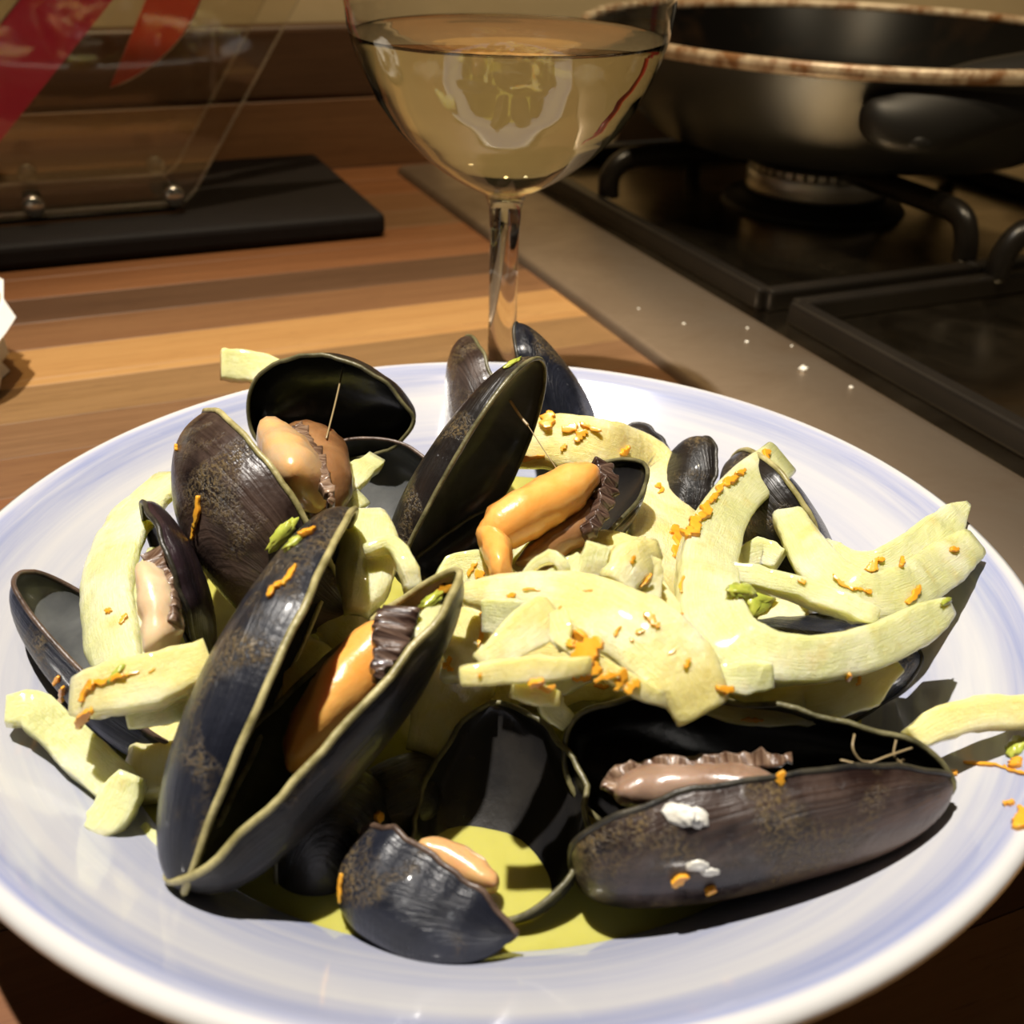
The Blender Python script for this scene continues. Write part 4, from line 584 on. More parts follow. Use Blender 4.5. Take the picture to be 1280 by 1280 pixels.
FENNEL = [
 {'label': 'pale fennel block sticking out behind the cupped mussel, over the back rim', 'pts': [(-0.08848, 0.10443, 0.0495, 0.00947, 0.307, -0.705, 0.639), (-0.08289, 0.10596, 0.0485, 0.00998, 0.079, -0.752, 0.654), (-0.07504, 0.10453, 0.048, 0.00978, -0.266, -0.651, 0.711), (-0.06487, 0.09696, 0.047, 0.00953, -0.344, -0.561, 0.753)], 'th': 0.005, 'mat': 'fennel_pale', 'curl': 0.0, 'rib': 0, 'ragged': 0.06, 'group': 'cooked fennel slices in the bowl'},
 {'label': 'broad pale fennel slice curving along the left side of the heap', 'pts': [(-0.08358, 0.03183, 0.048, 0.01011, -0.226, -0.044, 0.973), (-0.08883, 0.01463, 0.046, 0.01605, -0.357, -0.057, 0.932), (-0.08783, -0.00715, 0.044, 0.01479, -0.501, -0.179, 0.847), (-0.08023, -0.02844, 0.042, 0.01271, -0.516, -0.327, 0.792), (-0.07373, -0.03912, 0.04, 0.01007, -0.479, -0.434, 0.763)], 'th': 0.003, 'mat': 'fennel_pale', 'curl': 0.002, 'rib': 0, 'ragged': 0.06, 'group': 'cooked fennel slices in the bowl'},
 {'label': 'smaller pale fennel slice behind the beige mussel meat', 'pts': [(-0.07786, 0.00055, 0.046, 0.00561, -0.051, -0.103, 0.993), (-0.07677, -0.01926, 0.044, 0.0087, -0.117, -0.165, 0.979), (-0.07211, -0.03904, 0.04, 0.00973, -0.164, -0.233, 0.959)], 'th': 0.003, 'mat': 'fennel_pale', 'curl': 0.0, 'rib': 0, 'ragged': 0.06, 'group': 'cooked fennel slices in the bowl'},
 {'label': 'thick zest-flecked fennel chunk lying across the far-left valve', 'pts': [(-0.07772, -0.0521, 0.046, 0.00815, -0.523, -0.551, 0.65), (-0.07051, -0.05422, 0.05, 0.01029, -0.344, -0.609, 0.715), (-0.06286, -0.05346, 0.052, 0.01021, 0.055, -0.583, 0.811), (-0.05309, -0.04839, 0.053, 0.00819, 0.183, -0.518, 0.836)], 'th': 0.006, 'mat': 'fennel_yellow', 'curl': 0.0, 'rib': 0, 'ragged': 0.06, 'group': 'cooked fennel slices in the bowl'},
 {'label': 'fennel strip tucked under the zest-flecked chunk at the left', 'pts': [(-0.0691, -0.05129, 0.04, 0.00347, -0.116, -0.773, 0.624), (-0.06354, -0.05051, 0.042, 0.00632, 0.086, -0.723, 0.685), (-0.05725, -0.04705, 0.043, 0.00641, 0.241, -0.646, 0.724)], 'th': 0.005, 'mat': 'fennel_pale', 'curl': 0.0, 'rib': 0, 'ragged': 0.06, 'group': 'cooked fennel slices in the bowl'},
 {'label': 'long straight pale fennel strip lying down the left wall of the bowl', 'pts': [(-0.09453, -0.0496, 0.04, 0.00555, 0.241, -0.457, 0.856), (-0.08922, -0.04866, 0.039, 0.00798, 0.256, -0.436, 0.863), (-0.08048, -0.05322, 0.034, 0.00831, 0.246, -0.419, 0.874), (-0.07076, -0.05869, 0.029, 0.00797, 0.241, -0.418, 0.876), (-0.06713, -0.06019, 0.027, 0.00622, 0.286, -0.442, 0.85)], 'th': 0.004, 'mat': 'fennel_pale', 'curl': 0.0, 'rib': 0, 'ragged': 0.06, 'group': 'cooked fennel slices in the bowl'},
 {'label': 'stubby pale fennel end at the lower tip of the long straight strip', 'pts': [(-0.0671, -0.06002, 0.034, 0.00462, 0.127, -0.646, 0.753), (-0.06879, -0.06385, 0.031, 0.00796, 0.167, -0.57, 0.804), (-0.07074, -0.06813, 0.029, 0.00699, 0.215, -0.516, 0.829), (-0.07206, -0.07003, 0.028, 0.00394, 0.209, -0.565, 0.798)], 'th': 0.007, 'mat': 'fennel_pale', 'curl': 0.0, 'rib': 0, 'ragged': 0.06, 'group': 'cooked fennel slices in the bowl'},
 {'label': 'pale fennel sliver sunk in broth by the left wall', 'pts': [(-0.06553, -0.06422, 0.023, 0.00287, -0.228, -0.107, 0.968), (-0.06183, -0.06759, 0.0235, 0.00425, -0.193, -0.143, 0.971), (-0.05841, -0.07044, 0.0235, 0.00252, -0.151, -0.181, 0.972)], 'th': 0.003, 'mat': 'fennel_pale', 'curl': 0.0, 'rib': 0, 'ragged': 0.06, 'group': 'cooked fennel slices in the bowl'},
 {'label': 'ribbed pale fennel piece right of the V-shaped mussel tip', 'pts': [(-0.02733, -0.03029, 0.052, 0.005, 0.054, -0.405, 0.913), (-0.02644, -0.02341, 0.055, 0.01256, 0.03, -0.344, 0.938), (-0.02635, -0.01384, 0.058, 0.01358, -0.028, -0.258, 0.966), (-0.02727, -0.0046, 0.06, 0.00787, -0.071, -0.218, 0.973)], 'th': 0.004, 'mat': 'fennel_pale', 'curl': 0.002, 'rib': 0, 'ragged': 0.06, 'group': 'cooked fennel slices in the bowl'},
 {'label': 'short ribbed fennel strip hanging right of the ribbed piece', 'pts': [(-0.02637, -0.02179, 0.062, 0.00274, 0.045, -0.736, 0.675), (-0.02059, -0.02053, 0.063, 0.00346, -0.252, -0.571, 0.781), (-0.01706, -0.0259, 0.062, 0.00435, 0.045, -0.461, 0.886), (-0.01514, -0.02959, 0.058, 0.00398, 0.188, -0.675, 0.714)], 'th': 0.004, 'mat': 'fennel_pale', 'curl': 0.0, 'rib': 1, 'ragged': 0.06, 'group': 'cooked fennel slices in the bowl'},
 {'label': 'pale fennel slice behind the V-shaped mussel tip, under the peach meat', 'pts': [(-0.04464, 0.01011, 0.048, 0.00593, 0.339, -0.354, 0.872), (-0.04075, 0.01629, 0.049, 0.00805, 0.427, -0.245, 0.871), (-0.0353, 0.02641, 0.048, 0.00832, 0.484, -0.176, 0.857)], 'th': 0.004, 'mat': 'fennel_pale', 'curl': 0.0, 'rib': 0, 'ragged': 0.06, 'group': 'cooked fennel slices in the bowl'},
 {'label': 'pale fennel sliver lying in the blue-grey mussel valve', 'pts': [(-0.0387, 0.02265, 0.05, 0.00405, 0.247, -0.059, 0.967), (-0.03616, 0.03333, 0.05, 0.00714, 0.315, -0.048, 0.948), (-0.03238, 0.04443, 0.049, 0.00523, 0.381, -0.047, 0.923)], 'th': 0.003, 'mat': 'fennel_pale', 'curl': 0.0, 'rib': 0, 'ragged': 0.06, 'group': 'cooked fennel slices in the bowl'},
 {'label': 'wide pale fennel arc sweeping round the back of the orange meat', 'pts': [(0.00389, 0.05591, 0.048, 0.01155, -0.109, -0.729, 0.676), (0.01489, 0.05613, 0.05, 0.01536, -0.134, -0.698, 0.703), (0.02693, 0.05352, 0.05, 0.01773, 0.373, -0.686, 0.625), (0.04049, 0.06003, 0.039, 0.02155, 0.08, -0.649, 0.756), (0.04548, 0.0395, 0.036, 0.02064, 0.239, 0.012, 0.971), (0.03907, 0.0076, 0.04, 0.01936, 0.534, -0.015, 0.846), (0.02808, -0.01658, 0.046, 0.01476, 0.626, -0.092, 0.774)], 'th': 0.005, 'mat': 'fennel_yellow', 'curl': 0.002, 'rib': 0, 'ragged': 0.06, 'group': 'cooked fennel slices in the bowl'},
 {'label': 'thick C-shaped fennel crescent on the right of the heap', 'pts': [(0.07246, 0.03859, 0.054, 0.01076, 0.51, -0.203, 0.836), (0.05836, 0.01547, 0.057, 0.01109, 0.473, -0.148, 0.869), (0.04827, -0.0095, 0.059, 0.0126, 0.355, -0.068, 0.932), (0.04502, -0.02694, 0.059, 0.01295, 0.149, -0.046, 0.988), (0.04564, -0.03949, 0.058, 0.01339, -0.205, -0.176, 0.963), (0.05233, -0.04635, 0.057, 0.01138, -0.176, -0.632, 0.755), (0.06249, -0.04657, 0.056, 0.00887, 0.286, -0.655, 0.699), (0.07736, -0.03862, 0.054, 0.00906, 0.454, -0.512, 0.729), (0.09094, -0.02701, 0.052, 0.00783, 0.498, -0.434, 0.75), (0.0965, -0.02185, 0.051, 0.00433, 0.516, -0.411, 0.752)], 'th': 0.008, 'mat': 'fennel_pale', 'curl': 0.0, 'rib': 0, 'ragged': 0.06, 'group': 'cooked fennel slices in the bowl'},
 {'label': 'curved fennel strip crossing inside the crescent toward the right rim', 'pts': [(0.07141, 0.02108, 0.052, 0.00667, -0.195, 0.056, 0.979), (0.07203, 0.00577, 0.053, 0.0086, -0.24, 0.008, 0.971), (0.07441, -0.01018, 0.053, 0.01049, -0.395, -0.198, 0.897), (0.08156, -0.01776, 0.052, 0.0107, 0.038, -0.725, 0.687), (0.09233, -0.01209, 0.05, 0.01184, 0.464, -0.405, 0.787), (0.10515, 0.00149, 0.048, 0.01194, 0.438, -0.318, 0.841), (0.11625, 0.01293, 0.047, 0.00789, 0.418, -0.332, 0.846)], 'th': 0.004, 'mat': 'fennel_pale', 'curl': 0.001, 'rib': 0, 'ragged': 0.06, 'group': 'cooked fennel slices in the bowl'},
 {'label': 'forked fennel end behind the crossing strip, its point over the right rim', 'pts': [(0.08187, 0.01576, 0.044, 0.00397, -0.468, 0.043, 0.882), (0.08457, 0.00411, 0.046, 0.00814, -0.623, -0.28, 0.731), (0.09205, 0.00092, 0.047, 0.01039, 0.246, -0.648, 0.721), (0.10515, 0.01303, 0.047, 0.01023, 0.379, -0.416, 0.827), (0.11545, 0.02424, 0.048, 0.0078, 0.369, -0.372, 0.852), (0.12099, 0.03105, 0.048, 0.00199, 0.399, -0.324, 0.858)], 'th': 0.003, 'mat': 'fennel_pale', 'curl': 0.0, 'rib': 0, 'ragged': 0.06, 'group': 'cooked fennel slices in the bowl'},
 {'label': 'finely ribbed fennel rod inside the crescent', 'pts': [(0.0506, -0.0194, 0.058, 0.00423, -0.229, -0.647, 0.728), (0.05735, -0.02179, 0.058, 0.00473, -0.271, -0.619, 0.737), (0.06653, -0.02638, 0.058, 0.00484, -0.266, -0.602, 0.753), (0.07552, -0.03108, 0.057, 0.00477, -0.159, -0.647, 0.746), (0.07805, -0.03152, 0.056, 0.00306, 0.134, -0.738, 0.662)], 'th': 0.006, 'mat': 'fennel_pale', 'curl': 0.0, 'rib': 2, 'ragged': 0.06, 'group': 'cooked fennel slices in the bowl'},
 {'label': 'broad translucent fennel slice over the middle of the heap', 'pts': [(-0.00471, -0.03396, 0.06, 0.00406, -0.546, -0.446, 0.709), (0.00176, -0.03713, 0.063, 0.00831, -0.481, -0.441, 0.758), (0.01261, -0.04253, 0.066, 0.01135, -0.4, -0.427, 0.811), (0.02146, -0.04796, 0.067, 0.01331, -0.285, -0.416, 0.864), (0.02995, -0.05439, 0.066, 0.01545, -0.102, -0.488, 0.867), (0.03628, -0.05996, 0.062, 0.01456, 0.09, -0.638, 0.765), (0.03994, -0.06376, 0.057, 0.01053, 0.16, -0.726, 0.669)], 'th': 0.0025, 'mat': 'fennel_yellow', 'curl': 0.002, 'rib': 0, 'ragged': 0.06, 'group': 'cooked fennel slices in the bowl'},
 {'label': 'flat fennel stick lying level across the front of the heap', 'pts': [(-0.00315, -0.06935, 0.068, 0.00323, -0.089, -0.805, 0.587), (0.00254, -0.06925, 0.069, 0.0043, 0.035, -0.797, 0.603), (0.0107, -0.06798, 0.069, 0.00432, 0.226, -0.766, 0.601), (0.01797, -0.06548, 0.068, 0.00301, 0.334, -0.734, 0.591)], 'th': 0.005, 'mat': 'fennel_yellow', 'curl': 0.0, 'rib': 0, 'ragged': 0.06, 'group': 'cooked fennel slices in the bowl'},
 {'label': 'large fennel sheet hanging down between two front mussels', 'pts': [(0.001, -0.03087, 0.05, 0.01169, -0.239, -0.898, 0.37), (-0.00468, -0.03307, 0.041, 0.01555, -0.195, -0.89, 0.412), (-0.00852, -0.03665, 0.033, 0.01497, -0.052, -0.748, 0.662), (-0.0123, -0.04493, 0.027, 0.00836, 0.02, -0.592, 0.806)], 'th': 0.003, 'mat': 'fennel_yellow', 'curl': 0.002, 'rib': 0, 'ragged': 0.06, 'group': 'cooked fennel slices in the bowl'},
 {'label': 'fennel sheet under the level stick, behind the small gaping mussel', 'pts': [(-0.00134, -0.03069, 0.036, 0.01022, -0.374, -0.754, 0.54), (0.00715, -0.03204, 0.04, 0.01512, -0.297, -0.746, 0.596), (0.01719, -0.03327, 0.042, 0.015, -0.116, -0.747, 0.654), (0.0281, -0.03354, 0.042, 0.01166, -0.019, -0.75, 0.661)], 'th': 0.003, 'mat': 'fennel_yellow', 'curl': 0.0, 'rib': 0, 'ragged': 0.06, 'group': 'cooked fennel slices in the bowl'},
 {'label': 'fennel piece slanting up to the broad slice, left of the dark gap', 'pts': [(-0.00074, -0.06085, 0.064, 0.0037, 0.16, -0.658, 0.736), (0.00443, -0.05736, 0.066, 0.00662, 0.256, -0.575, 0.777), (0.00917, -0.05239, 0.067, 0.00909, 0.452, -0.354, 0.819), (0.01253, -0.04702, 0.066, 0.00601, 0.562, -0.203, 0.801)], 'th': 0.003, 'mat': 'fennel_yellow', 'curl': 0.0, 'rib': 0, 'ragged': 0.06, 'group': 'cooked fennel slices in the bowl'},
 {'label': 'small fennel tongue hanging under the broad slice beside the orange zest clump', 'pts': [(0.01245, -0.04971, 0.067, 0.00596, -0.354, -0.358, 0.864), (0.01361, -0.05327, 0.066, 0.0053, -0.274, -0.504, 0.819), (0.01482, -0.05587, 0.064, 0.00234, -0.193, -0.653, 0.733)], 'th': 0.003, 'mat': 'fennel_yellow', 'curl': 0.0, 'rib': 0, 'ragged': 0.06, 'group': 'cooked fennel slices in the bowl'},
 {'label': 'curled fennel hook behind the front right mussel', 'pts': [(0.02199, -0.04443, 0.05, 0.00312, 0.015, -0.748, 0.664), (0.01727, -0.04541, 0.049, 0.00468, -0.035, -0.76, 0.649), (0.01339, -0.0466, 0.047, 0.00501, 0.009, -0.743, 0.669), (0.01312, -0.04906, 0.045, 0.00534, 0.063, -0.832, 0.552), (0.01609, -0.04971, 0.042, 0.0044, 0.26, -0.858, 0.442)], 'th': 0.005, 'mat': 'fennel_pale', 'curl': 0.0, 'rib': 0, 'ragged': 0.06, 'group': 'cooked fennel slices in the bowl'},
 {'label': 'small pale fennel cube on the broad slice below the orange meat', 'pts': [(0.02009, -0.03737, 0.068, 0.00532, -0.001, -0.936, 0.352), (0.02058, -0.03625, 0.071, 0.0053, 0.037, -0.842, 0.538), (0.02118, -0.03413, 0.073, 0.00502, 0.094, -0.697, 0.711)], 'th': 0.003, 'mat': 'fennel_pale', 'curl': 0.0, 'rib': 0, 'ragged': 0.06, 'group': 'cooked fennel slices in the bowl'},
 {'label': 'tiny curled fennel ring below the orange meat', 'pts': [(0.00766, -0.03447, 0.066, 0.00159, -0.457, -0.868, 0.195), (0.00976, -0.03491, 0.069, 0.00221, -0.486, -0.81, 0.329), (0.01281, -0.03553, 0.071, 0.00253, -0.437, -0.623, 0.648), (0.01469, -0.03732, 0.07, 0.0025, 0.159, -0.924, 0.348), (0.01454, -0.03674, 0.067, 0.00188, -0.063, -0.98, -0.186)], 'th': 0.003, 'mat': 'fennel_pale', 'curl': 0.0, 'rib': 0, 'ragged': 0.06, 'group': 'cooked fennel slices in the bowl'},
 {'label': 'fennel sliver with orange zest under the orange meat foot', 'pts': [(-0.01272, -0.01544, 0.048, 0.0025, 0.359, -0.404, 0.842), (-0.00779, -0.00898, 0.049, 0.0084, 0.22, -0.658, 0.72), (-0.00146, -0.00949, 0.05, 0.00979, -0.302, -0.678, 0.67), (0.00491, -0.01366, 0.05, 0.00535, -0.377, -0.577, 0.725)], 'th': 0.003, 'mat': 'fennel_pale', 'curl': 0.0, 'rib': 0, 'ragged': 0.06, 'group': 'cooked fennel slices in the bowl'},
 {'label': 'upright fennel flake leaning against the wide arc', 'pts': [(0.0288, -0.03796, 0.064, 0.01047, 0.191, -0.548, 0.814), (0.03022, -0.03301, 0.067, 0.00931, 0.179, -0.601, 0.779), (0.0312, -0.03077, 0.069, 0.00644, 0.15, -0.694, 0.705)], 'th': 0.003, 'mat': 'fennel_yellow', 'curl': 0.0, 'rib': 0, 'ragged': 0.06, 'group': 'cooked fennel slices in the bowl'},
 {'label': 'fennel sheet between the wide arc and the crescent', 'pts': [(0.03144, -0.02767, 0.058, 0.01023, -0.109, -0.028, 0.994), (0.03499, -0.04136, 0.058, 0.01294, -0.049, -0.132, 0.99), (0.03716, -0.05238, 0.055, 0.01245, 0.007, -0.261, 0.965)], 'th': 0.004, 'mat': 'fennel_yellow', 'curl': 0.0, 'rib': 0, 'ragged': 0.06, 'group': 'cooked fennel slices in the bowl'},
 {'label': 'flat fennel sheet spread under the lower arm of the crescent', 'pts': [(0.04014, -0.03653, 0.044, 0.00998, -0.453, -0.535, 0.714), (0.05048, -0.04262, 0.046, 0.01543, -0.247, -0.661, 0.709), (0.06326, -0.04302, 0.046, 0.01518, 0.157, -0.687, 0.709), (0.07426, -0.03822, 0.045, 0.01024, 0.331, -0.608, 0.722)], 'th': 0.004, 'mat': 'fennel_yellow', 'curl': 0.0, 'rib': 0, 'ragged': 0.06, 'group': 'cooked fennel slices in the bowl'},
 {'label': 'lower fennel sheet touching the rim of the front right mussel', 'pts': [(0.05687, -0.04515, 0.043, 0.00567, -0.056, -0.71, 0.702), (0.06638, -0.04492, 0.044, 0.00747, 0.025, -0.702, 0.712), (0.0749, -0.04146, 0.046, 0.00993, 0.175, -0.621, 0.764), (0.08301, -0.0353, 0.048, 0.00726, 0.231, -0.562, 0.794)], 'th': 0.004, 'mat': 'fennel_yellow', 'curl': 0.0, 'rib': 0, 'ragged': 0.06, 'group': 'cooked fennel slices in the bowl'},
 {'label': 'small square fennel flake below the crescent bend', 'pts': [(0.04299, -0.05465, 0.058, 0.00443, -0.076, -0.745, 0.663), (0.04768, -0.05513, 0.058, 0.00617, 0.166, -0.738, 0.654), (0.0537, -0.05312, 0.057, 0.00474, 0.336, -0.686, 0.646)], 'th': 0.003, 'mat': 'fennel_pale', 'curl': 0.0, 'rib': 0, 'ragged': 0.06, 'group': 'cooked fennel slices in the bowl'},
 {'label': 'yellow fennel strip hooked over the right rim of the bowl', 'pts': [(0.08321, -0.05361, 0.043, 0.00495, -0.029, -0.567, 0.823), (0.08903, -0.05101, 0.045, 0.00623, -0.086, -0.594, 0.8), (0.09664, -0.05016, 0.047, 0.0067, -0.108, -0.597, 0.795), (0.1065, -0.05017, 0.048, 0.00643, -0.081, -0.597, 0.798)], 'th': 0.005, 'mat': 'fennel_yellow', 'curl': 0.0, 'rib': 0, 'ragged': 0.06, 'group': 'cooked fennel slices in the bowl'},
 {'label': 'white fennel scrap inside the large V-shaped mussel beside its frill', 'pts': [(-0.0118, -0.04934, 0.058, 0.00305, 0.067, -0.437, 0.897), (-0.01106, -0.04512, 0.06, 0.00526, 0.158, -0.22, 0.963), (-0.00951, -0.03893, 0.06, 0.00412, 0.258, -0.065, 0.964)], 'th': 0.003, 'mat': 'fennel_pale', 'curl': 0.0, 'rib': 0, 'ragged': 0.06, 'group': 'cooked fennel slices in the bowl'},
 {'label': 'fennel sliver at the left foot of the middle heap by the V-shaped mussel', 'pts': [(-0.00832, -0.02844, 0.052, 0.0051, -0.472, -0.523, 0.709), (-0.00378, -0.03525, 0.05, 0.01092, -0.422, -0.441, 0.792), (-0.00416, -0.04321, 0.046, 0.00954, -0.317, -0.413, 0.854)], 'th': 0.003, 'mat': 'fennel_yellow', 'curl': 0.0, 'rib': 0, 'ragged': 0.06, 'group': 'cooked fennel slices in the bowl'},
 {'label': 'thin glassy fennel flake standing left of the small cube below the orange meat', 'pts': [(0.01266, -0.03899, 0.066, 0.00622, -0.048, -0.778, 0.626), (0.01662, -0.03682, 0.069, 0.00561, 0.043, -0.721, 0.691), (0.01851, -0.03481, 0.07, 0.00345, 0.195, -0.578, 0.793)], 'th': 0.0018, 'mat': 'fennel_pale', 'curl': 0.0, 'rib': 0, 'ragged': 0.06, 'group': 'cooked fennel slices in the bowl'},
 {'label': 'crumpled fennel flake in front of the wide arc, above the broad slice', 'pts': [(0.025, -0.03979, 0.067, 0.00794, 0.462, -0.529, 0.711), (0.02838, -0.03416, 0.069, 0.0096, 0.598, -0.458, 0.658), (0.033, -0.02789, 0.068, 0.00554, 0.709, -0.435, 0.555)], 'th': 0.002, 'mat': 'fennel_yellow', 'curl': 0.002, 'rib': 0, 'ragged': 0.06, 'group': 'cooked fennel slices in the bowl'},
 {'label': 'narrow fennel sliver lying along the lower edge of the broad slice', 'pts': [(0.01385, -0.05569, 0.066, 0.00233, -0.448, -0.415, 0.791), (0.02005, -0.06238, 0.066, 0.00311, -0.187, -0.657, 0.73), (0.028, -0.06416, 0.062, 0.00339, 0.269, -0.798, 0.539), (0.03418, -0.06302, 0.058, 0.00229, 0.441, -0.769, 0.463)], 'th': 0.003, 'mat': 'fennel_yellow', 'curl': 0.0, 'rib': 0, 'ragged': 0.06, 'group': 'cooked fennel slices in the bowl'},
 {'label': 'translucent fennel flake under the left end of the broad slice', 'pts': [(-0.00042, -0.04148, 0.061, 0.00641, -0.4, -0.859, 0.321), (0.00505, -0.04365, 0.062, 0.00793, -0.366, -0.861, 0.353), (0.00998, -0.04548, 0.062, 0.00535, -0.322, -0.866, 0.382)], 'th': 0.002, 'mat': 'fennel_pale', 'curl': 0.0, 'rib': 0, 'ragged': 0.06, 'group': 'cooked fennel slices in the bowl'},
 {'label': 'small fennel crumb between the level stick and the gaping mussel', 'pts': [(0.00538, -0.06523, 0.062, 0.00278, 0.174, -0.759, 0.627), (0.00936, -0.06515, 0.061, 0.00418, 0.548, -0.677, 0.492), (0.01265, -0.06226, 0.058, 0.00285, 0.778, -0.522, 0.35)], 'th': 0.004, 'mat': 'fennel_yellow', 'curl': 0.0, 'rib': 0, 'ragged': 0.06, 'group': 'cooked fennel slices in the bowl'},
 {'label': 'pale fennel wedge behind the crossing strip inside the crescent', 'pts': [(0.05747, -0.00153, 0.05, 0.00478, 0.393, -0.554, 0.733), (0.06277, 0.00223, 0.05, 0.00682, 0.042, -0.749, 0.661), (0.06682, -0.001, 0.05, 0.00496, -0.414, -0.519, 0.747)], 'th': 0.003, 'mat': 'fennel_pale', 'curl': 0.0, 'rib': 0, 'ragged': 0.06, 'group': 'cooked fennel slices in the bowl'},
 {'label': 'narrow fennel strip in the broth between the V-shaped and the gaping mussel', 'pts': [(-0.02401, -0.06914, 0.024, 0.00227, 0.05, -0.241, 0.969), (-0.01999, -0.06428, 0.025, 0.00427, 0.062, -0.214, 0.975), (-0.016, -0.05771, 0.026, 0.00367, 0.069, -0.191, 0.979)], 'th': 0.003, 'mat': 'fennel_pale', 'curl': 0.0, 'rib': 0, 'ragged': 0.06, 'group': 'cooked fennel slices in the bowl'},
 {'pts': [(-0.00912, -0.01685, 0.036, 0.01936, -0.324, -0.216, 0.921), (0.00529, -0.02146, 0.04, 0.0235, -0.195, -0.261, 0.945), (0.01931, -0.02365, 0.04, 0.02337, -0.073, -0.283, 0.956), (0.03288, -0.0286, 0.04, 0.02292, -0.097, -0.267, 0.959)], 'th': 0.006, 'mat': 'fennel_yellow', 'curl': 0.002, 'rib': 0, 'ragged': 0.06, 'label': 'cooked fennel slice mostly buried under the middle of the heap', 'group': 'buried fennel slices'},
 {'pts': [(0.0049, 0.00397, 0.04, 0.02152, -0.378, -0.157, 0.912), (0.01976, -0.00275, 0.045, 0.02617, -0.234, -0.237, 0.943), (0.03444, -0.00527, 0.045, 0.02614, -0.05, -0.293, 0.955)], 'th': 0.006, 'mat': 'fennel_yellow', 'curl': 0.002, 'rib': 0, 'ragged': 0.06, 'label': 'cooked fennel slice mostly buried under the middle of the heap', 'group': 'buried fennel slices'},
 {'pts': [(-0.00159, -0.02405, 0.034, 0.01678, -0.186, -0.271, 0.944), (0.01245, -0.02674, 0.036, 0.01877, -0.089, -0.296, 0.951), (0.02644, -0.02606, 0.036, 0.01864, 0.022, -0.3, 0.954), (0.04413, -0.02436, 0.036, 0.01856, 0.029, -0.299, 0.954)], 'th': 0.006, 'mat': 'fennel_yellow', 'curl': 0.002, 'rib': 0, 'ragged': 0.06, 'label': 'cooked fennel slice mostly buried under the middle of the heap', 'group': 'buried fennel slices'},
 {'pts': [(0.05364, 0.02003, 0.036, 0.0152, -0.123, 0.043, 0.991), (0.06153, -0.0035, 0.038, 0.01696, -0.157, -0.023, 0.987), (0.07094, -0.01246, 0.038, 0.0181, -0.154, -0.161, 0.975)], 'th': 0.006, 'mat': 'fennel_yellow', 'curl': 0.002, 'rib': 0, 'ragged': 0.06, 'label': 'cooked fennel slice mostly buried under the middle of the heap', 'group': 'buried fennel slices'},
 {'pts': [(-0.0361, -0.0058, 0.036, 0.0132, -0.142, -0.093, 0.985), (-0.02457, -0.02348, 0.036, 0.01609, -0.114, -0.143, 0.983), (-0.01458, -0.03682, 0.034, 0.01378, -0.075, -0.203, 0.976)], 'th': 0.006, 'mat': 'fennel_yellow', 'curl': 0.002, 'rib': 0, 'ragged': 0.06, 'label': 'cooked fennel slice mostly buried under the middle of the heap', 'group': 'buried fennel slices'},
 {'pts': [(-0.05095, -0.0163, 0.034, 0.01092, -0.154, -0.149, 0.977), (-0.0377, -0.02996, 0.034, 0.01558, -0.078, -0.215, 0.973), (-0.02742, -0.04285, 0.03, 0.01325, -0.002, -0.298, 0.955)], 'th': 0.006, 'mat': 'fennel_yellow', 'curl': 0.002, 'rib': 0, 'ragged': 0.06, 'label': 'cooked fennel slice mostly buried under the middle of the heap', 'group': 'buried fennel slices'},
 {'pts': [(-0.06299, -0.03433, 0.03, 0.01122, 0.039, -0.202, 0.979), (-0.06708, -0.04483, 0.028, 0.01193, 0.005, -0.26, 0.966), (-0.06576, -0.05669, 0.024, 0.0094, 0.002, -0.319, 0.948)], 'th': 0.006, 'mat': 'fennel_yellow', 'curl': 0.002, 'rib': 0, 'ragged': 0.06, 'label': 'cooked fennel slice mostly buried under the middle of the heap', 'group': 'buried fennel slices'},
]
